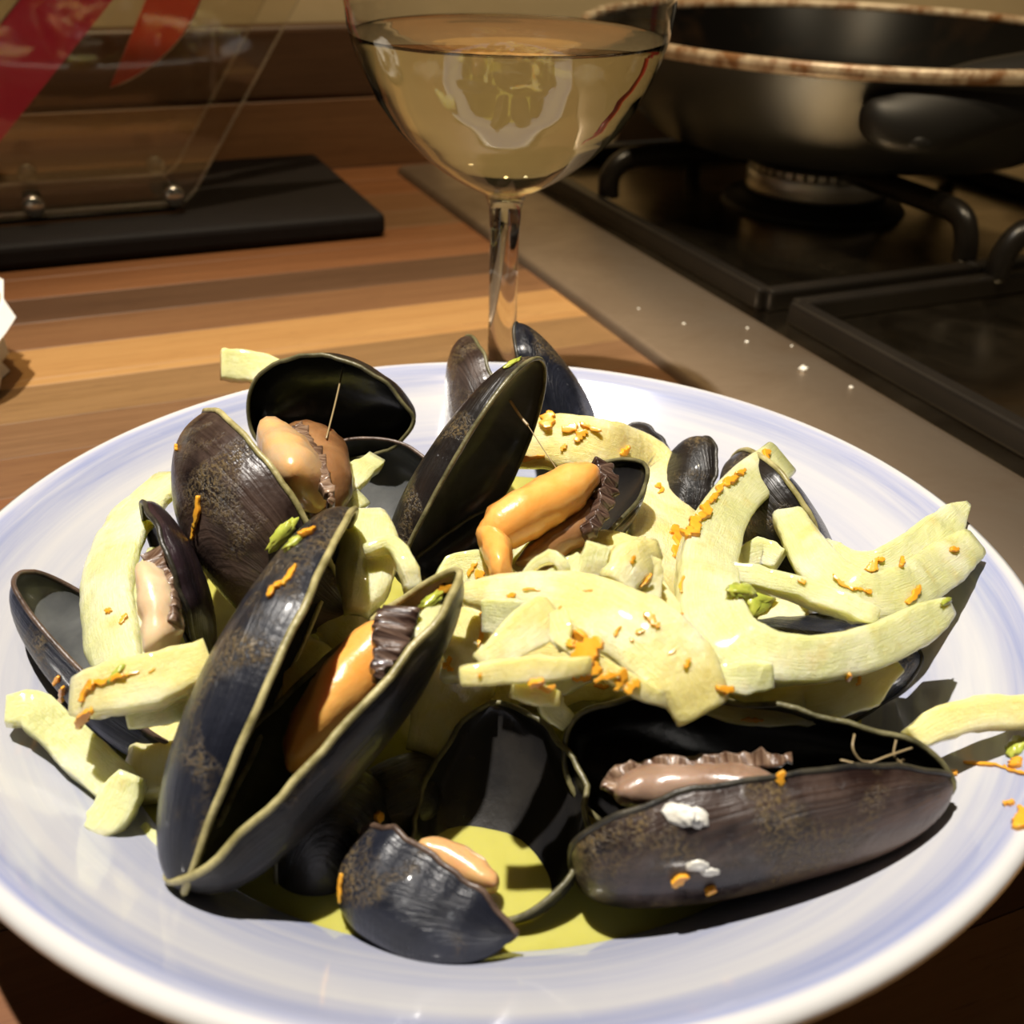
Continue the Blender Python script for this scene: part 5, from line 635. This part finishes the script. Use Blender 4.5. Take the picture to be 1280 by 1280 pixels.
ZEST = [
 ('thin shred of orange zest on the broad translucent middle fennel slice', 'zest on the broad fennel slice', (0.00492, -0.04159, 0.06562), (-0.485, -0.433, 0.76), (0.874, -0.268, 0.405), 0.00242, 0.00108),
 ('thin shred of orange zest on the broad translucent middle fennel slice', 'zest on the broad fennel slice', (0.00872, -0.04205, 0.06738), (-0.415, -0.402, 0.816), (0.873, -0.429, 0.232), 0.00347, 0.00077),
 ('thin shred of orange zest on the broad translucent middle fennel slice', 'zest on the broad fennel slice', (0.01914, -0.04547, 0.0701), (-0.247, -0.401, 0.882), (0.947, -0.293, 0.132), 0.00403, 0.00075),
 ('thin shred of orange zest on the broad translucent middle fennel slice', 'zest on the broad fennel slice', (0.02425, -0.05484, 0.06756), (-0.125, -0.453, 0.883), (0.479, 0.752, 0.453), 0.0022, 0.00116),
 ('thin shred of orange zest on the broad translucent middle fennel slice', 'zest on the broad fennel slice', (0.02822, -0.05544, 0.06815), (-0.214, -0.383, 0.899), (0.853, 0.375, 0.363), 0.00206, 0.00101),
 ('thin shred of orange zest on the broad translucent middle fennel slice', 'zest on the broad fennel slice', (0.02674, -0.05672, 0.06726), (-0.203, -0.39, 0.898), (0.93, 0.21, 0.301), 0.00145, 0.00072),
 ('thin shred of orange zest on the broad translucent middle fennel slice', 'zest on the broad fennel slice', (0.03045, -0.05351, 0.06951), (-0.214, -0.383, 0.899), (0.648, -0.744, -0.163), 0.00289, 0.00116),
 ('thin shred of orange zest on the broad translucent middle fennel slice', 'zest on the broad fennel slice', (0.0314, -0.05471, 0.06899), (-0.146, -0.476, 0.867), (0.699, -0.67, -0.25), 0.00182, 0.00087),
 ('thin shred of orange zest on the broad translucent middle fennel slice', 'zest on the broad fennel slice', (0.02802, -0.03634, 0.07133), (0.516, -0.576, 0.634), (0.328, 0.817, 0.474), 0.00246, 0.00109),
 ('thin shred of orange zest on the broad translucent middle fennel slice', 'zest on the broad fennel slice', (0.03079, -0.03712, 0.06728), (0.698, -0.716, 0.009), (0.623, 0.613, 0.487), 0.0033, 0.00156),
 ('thin shred of orange zest on the broad translucent middle fennel slice', 'zest on the broad fennel slice', (0.01384, -0.04983, 0.06895), (-0.199, -0.24, 0.95), (0.711, 0.632, 0.308), 0.00191, 0.00074),
 ('thin shred of orange zest on the broad translucent middle fennel slice', 'zest on the broad fennel slice', (0.03383, -0.05868, 0.06633), (-0.049, -0.499, 0.865), (0.85, 0.434, 0.299), 0.00179, 0.00086),
 ('thin shred of orange zest on the broad translucent middle fennel slice', 'zest on the broad fennel slice', (0.03637, -0.06022, 0.06493), (0.14, -0.633, 0.761), (0.505, 0.707, 0.495), 0.00242, 0.00086),
 ('shred of orange zest in the orange clump below the broad fennel slice', 'zest clump in the middle of the heap', (0.01768, -0.0529, 0.06442), (-0.612, -0.768, 0.191), (0.355, -0.051, 0.933), 0.00613, 0.00295),
 ('shred of orange zest in the orange clump below the broad fennel slice', 'zest clump in the middle of the heap', (0.01855, -0.06169, 0.06805), (-0.529, -0.428, 0.733), (0.726, 0.219, 0.652), 0.00571, 0.0031),
 ('shred of orange zest in the orange clump below the broad fennel slice', 'zest clump in the middle of the heap', (0.01951, -0.06419, 0.06651), (-0.101, -0.797, 0.595), (0.152, 0.578, 0.801), 0.00419, 0.00307),
 ('shred of orange zest in the orange clump below the broad fennel slice', 'zest clump in the middle of the heap', (0.01914, -0.04743, 0.0507), (-0.178, -0.761, 0.623), (0.964, -0.01, 0.264), 0.00534, 0.00218),
 ('shred of orange zest in the orange clump below the broad fennel slice', 'zest clump in the middle of the heap', (0.02177, -0.06508, 0.06537), (0.095, -0.859, 0.503), (0.931, 0.256, 0.261), 0.00422, 0.00223),
 ('shred of orange zest in the orange clump below the broad fennel slice', 'zest clump in the middle of the heap', (0.02415, -0.03704, 0.04042), (-0.171, -0.738, 0.652), (0.985, -0.113, 0.131), 0.00668, 0.002),
 ('shred of orange zest in the orange clump below the broad fennel slice', 'zest clump in the middle of the heap', (0.02421, -0.06496, 0.06466), (0.258, -0.721, 0.643), (0.339, 0.691, 0.639), 0.00426, 0.00168),
 ('shred of orange zest in the orange clump below the broad fennel slice', 'zest clump in the middle of the heap', (0.02636, -0.06532, 0.0636), (0.068, -0.804, 0.591), (0.756, 0.428, 0.496), 0.00366, 0.0014),
 ('shred of orange zest in the orange clump below the broad fennel slice', 'zest clump in the middle of the heap', (0.01584, -0.05885, 0.06756), (-0.536, -0.368, 0.76), (0.161, 0.839, 0.52), 0.00307, 0.00171),
 ('shred of orange zest on the wide fennel arc behind the orange meat', 'zest on the wide fennel arc', (0.01377, 0.05699, 0.0559), (-0.166, -0.368, 0.915), (0.127, 0.912, 0.39), 0.00525, 0.00307),
 ('shred of orange zest on the wide fennel arc behind the orange meat', 'zest on the wide fennel arc', (0.01942, 0.05438, 0.05541), (-0.203, -0.64, 0.741), (0.928, 0.117, 0.355), 0.00654, 0.00305),
 ('shred of orange zest on the wide fennel arc behind the orange meat', 'zest on the wide fennel arc', (0.02246, 0.05184, 0.0541), (-0.04, -0.666, 0.745), (0.732, 0.488, 0.475), 0.00631, 0.00347),
 ('shred of orange zest on the wide fennel arc behind the orange meat', 'zest on the wide fennel arc', (0.02502, 0.05353, 0.05602), (-0.141, -0.662, 0.736), (0.914, -0.373, -0.16), 0.00577, 0.00304),
 ('shred of orange zest on the wide fennel arc behind the orange meat', 'zest on the wide fennel arc', (0.018, 0.0504, 0.05128), (-0.363, -0.609, 0.705), (0.472, 0.533, 0.702), 0.00529, 0.00217),
 ('shred of orange zest on the wide fennel arc behind the orange meat', 'zest on the wide fennel arc', (0.00922, 0.05058, 0.04796), (0.007, -0.96, 0.281), (0.979, 0.065, 0.196), 0.00786, 0.00175),
 ('shred of orange zest on the wide fennel arc behind the orange meat', 'zest on the wide fennel arc', (0.03482, 0.05471, 0.04843), (0.765, -0.465, 0.445), (0.516, 0.856, 0.007), 0.00524, 0.00177),
 ('shred of orange zest on the wide fennel arc behind the orange meat', 'zest on the wide fennel arc', (0.04488, 0.05052, 0.04025), (0.192, -0.234, 0.953), (0.189, 0.962, 0.198), 0.00482, 0.00111),
 ('shred of orange zest on the wide fennel arc behind the orange meat', 'zest on the wide fennel arc', (0.04512, 0.04843, 0.04016), (0.182, -0.057, 0.982), (0.184, 0.983, 0.023), 0.00396, 0.00088),
 ('shred of orange zest along the outer side of the fennel crescent', 'zest on the fennel crescent', (0.05577, 0.01321, 0.06254), (0.35, -0.123, 0.928), (0.556, 0.825, -0.101), 0.01024, 0.00228),
 ('shred of orange zest along the outer side of the fennel crescent', 'zest on the fennel crescent', (0.05927, 0.01892, 0.06175), (0.481, -0.099, 0.871), (0.576, 0.785, -0.229), 0.00836, 0.00232),
 ('shred of orange zest along the outer side of the fennel crescent', 'zest on the fennel crescent', (0.05265, 0.008, 0.06317), (0.158, 0.06, 0.986), (0.349, 0.93, -0.112), 0.00804, 0.00261),
 ('shred of orange zest along the outer side of the fennel crescent', 'zest on the fennel crescent', (0.04984, 0.0018, 0.06381), (0.378, -0.082, 0.922), (0.429, 0.898, -0.097), 0.00983, 0.00218),
 ('shred of orange zest along the outer side of the fennel crescent', 'zest on the fennel crescent', (0.04712, -0.00449, 0.06422), (0.261, -0.1, 0.96), (0.384, 0.923, -0.008), 0.00897, 0.00214),
 ('shred of orange zest along the outer side of the fennel crescent', 'zest on the fennel crescent', (0.04502, -0.00974, 0.06417), (0.226, -0.122, 0.966), (0.307, 0.95, 0.048), 0.00817, 0.0021),
 ('shred of orange zest along the outer side of the fennel crescent', 'zest on the fennel crescent', (0.04279, -0.0138, 0.06392), (-0.039, -0.072, 0.997), (0.31, 0.947, 0.081), 0.00761, 0.00241),
 ('shred of orange zest along the outer side of the fennel crescent', 'zest on the fennel crescent', (0.04755, 0.02345, 0.03965), (0.424, 0.026, 0.905), (0.197, 0.973, -0.12), 0.00883, 0.00327),
 ('shred of orange zest along the outer side of the fennel crescent', 'zest on the fennel crescent', (0.04581, 0.01612, 0.0406), (0.445, -0.024, 0.895), (0.334, 0.932, -0.141), 0.01005, 0.00319),
 ('shred of orange zest along the outer side of the fennel crescent', 'zest on the fennel crescent', (0.04619, 0.02654, 0.04036), (0.406, -0.053, 0.912), (0.471, 0.868, -0.158), 0.00742, 0.0033),
 ('shred of orange zest along the outer side of the fennel crescent', 'zest on the fennel crescent', (0.03933, -0.03138, 0.0624), (-0.375, -0.045, 0.926), (0.215, 0.968, 0.134), 0.00443, 0.00129),
 ('shred of orange zest along the outer side of the fennel crescent', 'zest on the fennel crescent', (0.03888, -0.03942, 0.06061), (-0.936, -0.225, 0.27), (0.298, -0.098, 0.95), 0.00269, 0.00094),
 ('shred of orange zest along the outer side of the fennel crescent', 'zest on the fennel crescent', (0.06851, 0.03293, 0.05984), (0.542, -0.231, 0.808), (0.335, 0.941, 0.044), 0.00511, 0.00162),
 ('shred of orange zest on the fennel strips crossing to the right rim', 'zest on the crossing fennel strips', (0.0888, 0.00019, 0.04825), (0.019, -0.574, 0.818), (0.655, 0.626, 0.424), 0.00428, 0.00168),
 ('shred of orange zest on the fennel strips crossing to the right rim', 'zest on the crossing fennel strips', (0.09069, 0.00117, 0.04947), (0.344, -0.561, 0.753), (0.852, 0.524, 0.001), 0.00362, 0.00112),
 ('shred of orange zest on the fennel strips crossing to the right rim', 'zest on the crossing fennel strips', (0.09214, -0.00778, 0.05443), (0.013, 0.152, 0.988), (0.361, 0.921, -0.147), 0.00452, 0.00144),
 ('shred of orange zest on the fennel strips crossing to the right rim', 'zest on the crossing fennel strips', (0.09298, -0.01566, 0.05119), (0.451, -0.37, 0.812), (0.539, 0.838, 0.083), 0.00983, 0.00211),
 ('shred of orange zest on the fennel strips crossing to the right rim', 'zest on the crossing fennel strips', (0.07994, -0.01893, 0.05442), (-0.004, -0.701, 0.713), (0.971, -0.173, -0.165), 0.00533, 0.00121),
 ('shred of orange zest on the fennel strips crossing to the right rim', 'zest on the crossing fennel strips', (0.07688, -0.01719, 0.05459), (-0.292, -0.508, 0.81), (0.743, -0.654, -0.142), 0.00535, 0.00139),
 ('shred of orange zest on the fennel strips crossing to the right rim', 'zest on the crossing fennel strips', (0.08162, -0.01931, 0.05412), (0.038, -0.724, 0.689), (0.99, -0.069, -0.126), 0.00291, 0.00121),
 ('shred of orange zest on the fennel strips crossing to the right rim', 'zest on the crossing fennel strips', (0.06442, -0.02738, 0.0616), (-0.13, -0.656, 0.744), (0.991, -0.089, 0.096), 0.00199, 0.00099),
 ('shred of orange zest on the fennel strips crossing to the right rim', 'zest on the crossing fennel strips', (0.10873, 0.00452, 0.05065), (0.433, -0.358, 0.827), (0.816, 0.546, -0.192), 0.00336, 0.00113),
 ('shred of orange zest on the fennel at the left of the heap', 'zest on the left fennel', (-0.07374, -0.05519, 0.05144), (-0.423, -0.545, 0.724), (0.837, 0.072, 0.542), 0.00549, 0.00181),
 ('shred of orange zest on the fennel at the left of the heap', 'zest on the left fennel', (-0.0704, -0.05533, 0.05322), (-0.285, -0.583, 0.761), (0.952, -0.078, 0.296), 0.00721, 0.0015),
 ('shred of orange zest on the fennel at the left of the heap', 'zest on the left fennel', (-0.06585, -0.05485, 0.05453), (-0.051, -0.602, 0.797), (0.925, 0.273, 0.265), 0.00372, 0.0012),
 ('shred of orange zest on the fennel at the left of the heap', 'zest on the left fennel', (-0.06213, -0.05447, 0.05513), (0.1, -0.586, 0.804), (0.802, 0.526, 0.284), 0.0027, 0.0009),
 ('shred of orange zest on the fennel at the left of the heap', 'zest on the left fennel', (-0.07478, -0.0559, 0.05006), (-0.588, -0.529, 0.612), (0.489, 0.369, 0.79), 0.00295, 0.00181),
 ('shred of orange zest on the fennel at the left of the heap', 'zest on the left fennel', (-0.07718, -0.02767, 0.04682), (-0.22, -0.223, 0.95), (0.181, 0.947, 0.265), 0.00474, 0.00102),
 ('shred of orange zest on the fennel at the left of the heap', 'zest on the left fennel', (-0.08162, -0.02379, 0.04617), (-0.529, -0.219, 0.82), (0.822, -0.372, 0.431), 0.00287, 0.00086),
 ('shred of orange zest on the fennel at the left of the heap', 'zest on the left fennel', (-0.0751, -0.05798, 0.04654), (-0.181, -0.973, -0.143), (0.579, -0.223, 0.784), 0.00652, 0.00151),
 ('shred of orange zest on the fennel sliver under the orange meat', 'zest under the orange meat', (-0.0023, -0.01104, 0.05013), (-0.224, -0.65, 0.726), (0.849, 0.235, 0.473), 0.00467, 0.00251),
 ('shred of orange zest on the fennel sliver under the orange meat', 'zest under the orange meat', (-0.00415, -0.00984, 0.05056), (-0.145, -0.626, 0.766), (0.458, 0.644, 0.613), 0.00366, 0.00144),
 ('shred of orange zest on the front fennel sheets of the heap', 'zest on the front fennel sheets', (-0.00755, -0.04042, 0.04772), (-0.376, -0.318, 0.87), (0.435, 0.769, 0.469), 0.00338, 0.00226),
 ('shred of orange zest on the front fennel sheets of the heap', 'zest on the front fennel sheets', (-0.0068, -0.04207, 0.04742), (-0.34, -0.445, 0.828), (0.911, 0.061, 0.407), 0.00232, 0.00161),
 ('shred of orange zest on the front fennel sheets of the heap', 'zest on the front fennel sheets', (-0.00095, -0.03713, 0.05252), (-0.368, -0.417, 0.831), (0.12, 0.865, 0.487), 0.00494, 0.00129),
 ('shred of orange zest on the front fennel sheets of the heap', 'zest on the front fennel sheets', (-0.00134, -0.03187, 0.0537), (0.73, 0.276, 0.625), (0.004, 0.913, -0.408), 0.00711, 0.00099),
 ('shred of orange zest on the front fennel sheets of the heap', 'zest on the front fennel sheets', (0.00932, -0.07149, 0.06901), (0.169, -0.985, 0.042), (0.978, 0.173, 0.118), 0.0035, 0.00121),
 ('shred of orange zest on the front fennel sheets of the heap', 'zest on the front fennel sheets', (0.01142, -0.06503, 0.06243), (0.785, -0.307, 0.537), (0.589, 0.636, -0.498), 0.00502, 0.00084),
 ('shred of orange zest on the front fennel sheets of the heap', 'zest on the front fennel sheets', (-8e-05, -0.07164, 0.06996), (0.04, -0.758, 0.651), (0.851, 0.367, 0.375), 0.00134, 0.0008),
 ('long orange zest curl on the flank of the glossy brown-black mussel', 'zest stuck to mussel shells', (-0.06396, -0.01024, 0.06366), (-0.589, -0.74, 0.325), (0.211, 0.247, 0.946), 0.00736, 0.00175),
 ('shorter orange zest strip just below the long curl on the brown-black mussel', 'zest stuck to mussel shells', (-0.06527, -0.01056, 0.05932), (-0.716, -0.69, 0.103), (0.343, -0.219, 0.914), 0.00674, 0.00176),
 ('orange zest crumb on the left edge of the glossy brown-black mussel', 'zest stuck to mussel shells', (-0.07284, 0.00816, 0.06965), (-0.859, -0.249, 0.447), (-0.078, 0.927, 0.367), 0.00338, 0.00184),
 ('orange-yellow zest chip at the upper tip of the V-shaped mussel', 'zest stuck to mussel shells', (-0.03463, -0.03673, 0.07516), (-0.17, 0.035, 0.985), (0.648, 0.757, 0.085), 0.00349, 0.00215),
 ('long orange zest shred along the upper flank of the V-shaped mussel', 'zest stuck to mussel shells', (-0.0359, -0.04926, 0.07385), (-0.257, -0.126, 0.958), (0.313, 0.927, 0.206), 0.00899, 0.00102),
 ('small orange zest bit below the long shred on the V-shaped mussel', 'zest stuck to mussel shells', (-0.03848, -0.05299, 0.07242), (-0.286, -0.211, 0.935), (0.272, 0.918, 0.29), 0.00338, 0.00101),
 ('orange zest bit beside the long shred on the V-shaped mussel', 'zest stuck to mussel shells', (-0.03728, -0.05144, 0.07316), (-0.282, -0.134, 0.95), (0.627, 0.724, 0.288), 0.00244, 0.00102),
 ('orange zest lump at the top corner of the small gaping mussel', 'zest stuck to mussel shells', (-0.0194, -0.06523, 0.02985), (0.807, -0.335, 0.486), (0.547, 0.734, -0.403), 0.0045, 0.00213),
 ('orange zest strip on the left edge of the small gaping mussel', 'zest stuck to mussel shells', (-0.02356, -0.0824, 0.03007), (-0.841, -0.455, 0.293), (0.063, 0.455, 0.888), 0.00552, 0.00142),
 ('orange zest strip on the underside of the far-left mussel valve', 'zest stuck to mussel shells', (-0.08852, -0.03822, 0.03487), (-0.645, -0.757, -0.104), (0.395, -0.447, 0.803), 0.01206, 0.00235),
 ('small zest bit above the strip on the far-left mussel valve', 'zest stuck to mussel shells', (-0.08924, -0.03745, 0.03805), (-0.527, -0.829, 0.184), (0.524, -0.147, 0.839), 0.00552, 0.00167),
 ('orange zest bead on the edge of the front right mussel', 'zest stuck to mussel shells', (0.05195, -0.07577, 0.05315), (0.184, -0.874, 0.45), (0.316, 0.486, 0.815), 0.00222, 0.00137),
 ('orange zest smear low on the front right mussel below the barnacles', 'zest stuck to mussel shells', (0.03499, -0.08557, 0.03867), (0.038, -0.999, -0.037), (0.866, 0.015, 0.5), 0.00505, 0.00191),
 ('small orange zest bit beside the smear low on the front right mussel', 'zest stuck to mussel shells', (0.04072, -0.08452, 0.03534), (0.135, -0.964, -0.229), (0.852, -0.005, 0.524), 0.00285, 0.00138),
 ('orange zest bit at the far end of the V-shaped mussel', 'zest stuck to mussel shells', (-0.00776, -0.03643, 0.06351), (-0.619, -0.757, 0.21), (0.696, -0.404, 0.593), 0.00536, 0.00158),
 ('orange zest bit lying by the pointed end of the front right mussel', 'zest scraps on the bowl wall', (0.09311, -0.05468, 0.03547), (-0.479, 0.281, 0.832), (0.864, 0.318, 0.39), 0.00263, 0.00141),
 ('long thin orange zest shred on the bare right wall of the bowl', 'zest scraps on the bowl wall', (0.09822, -0.05573, 0.03876), (-0.479, 0.281, 0.832), (0.488, -0.702, 0.518), 0.01092, 0.0014),
 ('orange zest piece at the right end of the long thin shred', 'zest scraps on the bowl wall', (0.10063, -0.06066, 0.04208), (-0.508, 0.297, 0.809), (0.257, -0.844, 0.471), 0.00685, 0.00151),
 ('orange zest crumb low on the right rim of the bowl', 'zest scraps on the bowl wall', (0.09598, -0.07002, 0.04301), (-0.442, 0.335, 0.832), (0.812, -0.245, 0.53), 0.00411, 0.00231),
 ('lowest orange zest crumb on the right rim of the bowl', 'zest scraps on the bowl wall', (0.09522, -0.07571, 0.04484), (-0.188, 0.154, 0.97), (0.542, 0.84, -0.028), 0.00541, 0.00225),
 ('orange zest crumb above the end of the long thin shred', 'zest scraps on the bowl wall', (0.10201, -0.05854, 0.04217), (-0.508, 0.297, 0.809), (0.619, 0.779, 0.102), 0.00437, 0.00213),
 ('shred of orange zest on the fennel sheets under the crescent', 'zest on the lower fennel sheets', (0.04328, -0.0622, 0.06098), (0.61, -0.58, 0.54), (0.791, 0.488, -0.37), 0.00564, 0.00114),
 ('shred of orange zest on the fennel sheets under the crescent', 'zest on the lower fennel sheets', (0.05289, -0.04946, 0.04324), (-0.076, -0.885, 0.459), (0.996, -0.045, 0.078), 0.00381, 0.00094),
 ('shred of orange zest on the fennel sheets under the crescent', 'zest on the lower fennel sheets', (0.0698, -0.04922, 0.05468), (0.354, -0.862, -0.362), (0.022, -0.38, 0.925), 0.00544, 0.00123),
 ('shred of orange zest on the fennel sheets under the crescent', 'zest on the lower fennel sheets', (0.07467, -0.04209, 0.04814), (0.221, -0.593, 0.774), (0.42, 0.774, 0.473), 0.00319, 0.00128),
]
FRONDS = [
 ('green frond lump on the glossy brown-black mussel', (-0.04483, -0.01586, 0.06205), (0.304, -0.872, 0.384), 0.00431, 0.00154),
 ('yellow-green frond scrap at the tip of the V-shaped mussel', (-0.03664, -0.03864, 0.07446), (-0.4, 0.03, 0.916), 0.00295, 0.00107),
 ('pale green herb cube at the upper end of the V-shaped mussel', (-0.01074, -0.03902, 0.06194), (-0.289, -0.056, 0.956), 0.00279, 0.00141),
 ('green frond fleck on the thick fennel chunk at the left', (-0.0689, -0.05483, 0.05421), (-0.096, -0.595, 0.798), 0.00221, 0.00075),
 ('green frond fleck on the bowl wall below the forked fennel', (0.0964, -0.02427, 0.05561), (0.597, -0.414, 0.687), 0.00243, 0.00067),
 ('green frond lump among the zest scraps at the right rim', (0.10404, -0.05353, 0.04172), (-0.519, 0.277, 0.809), 0.0029, 0.00171),
 ('knobbly green fennel bud inside the crescent below the ribbed rod', (0.0613, -0.00691, 0.0422), (-0.159, -0.083, 0.984), 0.0059, 0.00406),
 ('small green fennel bud beside the larger one inside the crescent', (0.0507, -0.0333, 0.06217), (0.419, 0.112, 0.901), 0.00492, 0.00209),
 ('yellow frond scrap on the ear-like valves at the back', (0.00334, 0.03257, 0.08271), (-0.197, -0.105, 0.975), 0.00287, 0.00078),
]

for i, m in enumerate(MUSSELS):
    base = Vector(m['base'])
    t_ = thing('mussel', m['label'], 'mussel', base, 0.0, 'mussels in the bowl')
    for j, v in enumerate(m['valves']): make_valve(t_, base, v, i * 3.1 + j * 1.7)
    for j, q in enumerate(m['meats']):
        blob = q['kind'] not in ('mantle_frill',)
        me = ribbon_mesh(q['kind'], q['pts'], q['th'], seg=40 if not blob else 30, blob=blob, relief=0.65, ragged=0.05, wave=0.0 if blob else 0.0007, seed=i + j * 2.3, base=base)
        obj(q['kind'], me, M[q['mat']], t_)
    for name, pts, r, mat in m['threads']:
        obj(name, tube_mesh(name, [Vector(p) - base for p in pts], r, 5, 18), M[mat], t_)
    for p, n, l, w in m['barnacles']:
        bm = bmesh.new(); bmesh.ops.create_icosphere(bm, subdivisions=3, radius=1.0)
        n = Vector(n); tx = n.cross(Vector((0, 0, 1))).normalized(); ty = n.cross(tx)
        for v in bm.verts:
            k = 1 + 0.45 * noise.noise(v.co * 2.3 + Vector((l * 900, 0, 0))); c = v.co * k
            v.co = Vector(p) - base + tx * c.x * l + ty * c.y * w + n * c.z * w * 0.35
        me = bpy.data.meshes.new('barnacle'); bm.to_mesh(me); bm.free(); me.polygons.foreach_set('use_smooth', [True] * len(me.polygons)); obj('barnacle', me, M['barnacle'], t_)

# ================================================================ FENNEL
for i, q in enumerate(FENNEL):
    base = Vector(q['pts'][len(q['pts']) // 2][:3])
    o = tag(obj('fennel_slice', ribbon_mesh('fennel_slice', q['pts'], q['th'], curl=q['curl'], rib=q['rib'], ragged=q['ragged'], seed=i * 1.37 + 0.5, base=base), M[q['mat']]), q['label'], 'fennel', q['group'])
    o.location = base

# ================================================================ ZEST AND FRONDS
def fleck(name, p, n, d, l, w, seed, mat):
    n = Vector(n); d = Vector(d); d = (d - n * d.dot(n)).normalized(); b = n.cross(d); p = Vector(p)
    bend = 0.45 * math.sin(seed * 5.1); l *= 0.8 + 0.35 * math.sin(seed * 3.3); w *= 0.85 + 0.35 * math.sin(seed * 7.7)
    pts = []
    for f, ww in ((-0.5, 0.5), (-0.17, 1.0), (0.2, 0.9), (0.5, 0.45)):
        pts.append((*(d * (f * l) + b * (bend * l * (f * f - 0.1)) + n * 0.0003), w * ww, *n))
    return ribbon_mesh(name, pts, min(0.0013, w * 0.7), seg=12, ragged=0.55, blob=False, seed=seed)
for i, (lab, grp, p, n, d, l, w) in enumerate(ZEST):
    o = tag(obj('orange_zest', fleck('orange_zest', p, n, d, l, w, i * 0.71, M['zest']), M['zest']), lab, 'zest', grp); o.location = p
def lump(p, n, l, w, seed):
    bm = bmesh.new(); bmesh.ops.create_icosphere(bm, subdivisions=3, radius=1.0); n = Vector(n); tx = n.orthogonal().normalized(); ty = n.cross(tx)
    for v in bm.verts:
        k = 1 + 0.5 * noise.noise(v.co * 2.6 + Vector((seed, 0, 0))) + 0.2 * noise.noise(v.co * 7); c = v.co * k
        v.co = tx * c.x * l + ty * c.y * w + n * (c.z * w * 0.7 + w * 0.25)
    me = bpy.data.meshes.new('frond_bit'); bm.to_mesh(me); bm.free(); me.polygons.foreach_set('use_smooth', [True] * len(me.polygons)); return me
for i, (lab, p, n, l, w) in enumerate(FRONDS):
    o = tag(obj('frond_bit', lump(p, n, l, w, i * 2.2), M['frond']), lab, 'herb'); o.location = p
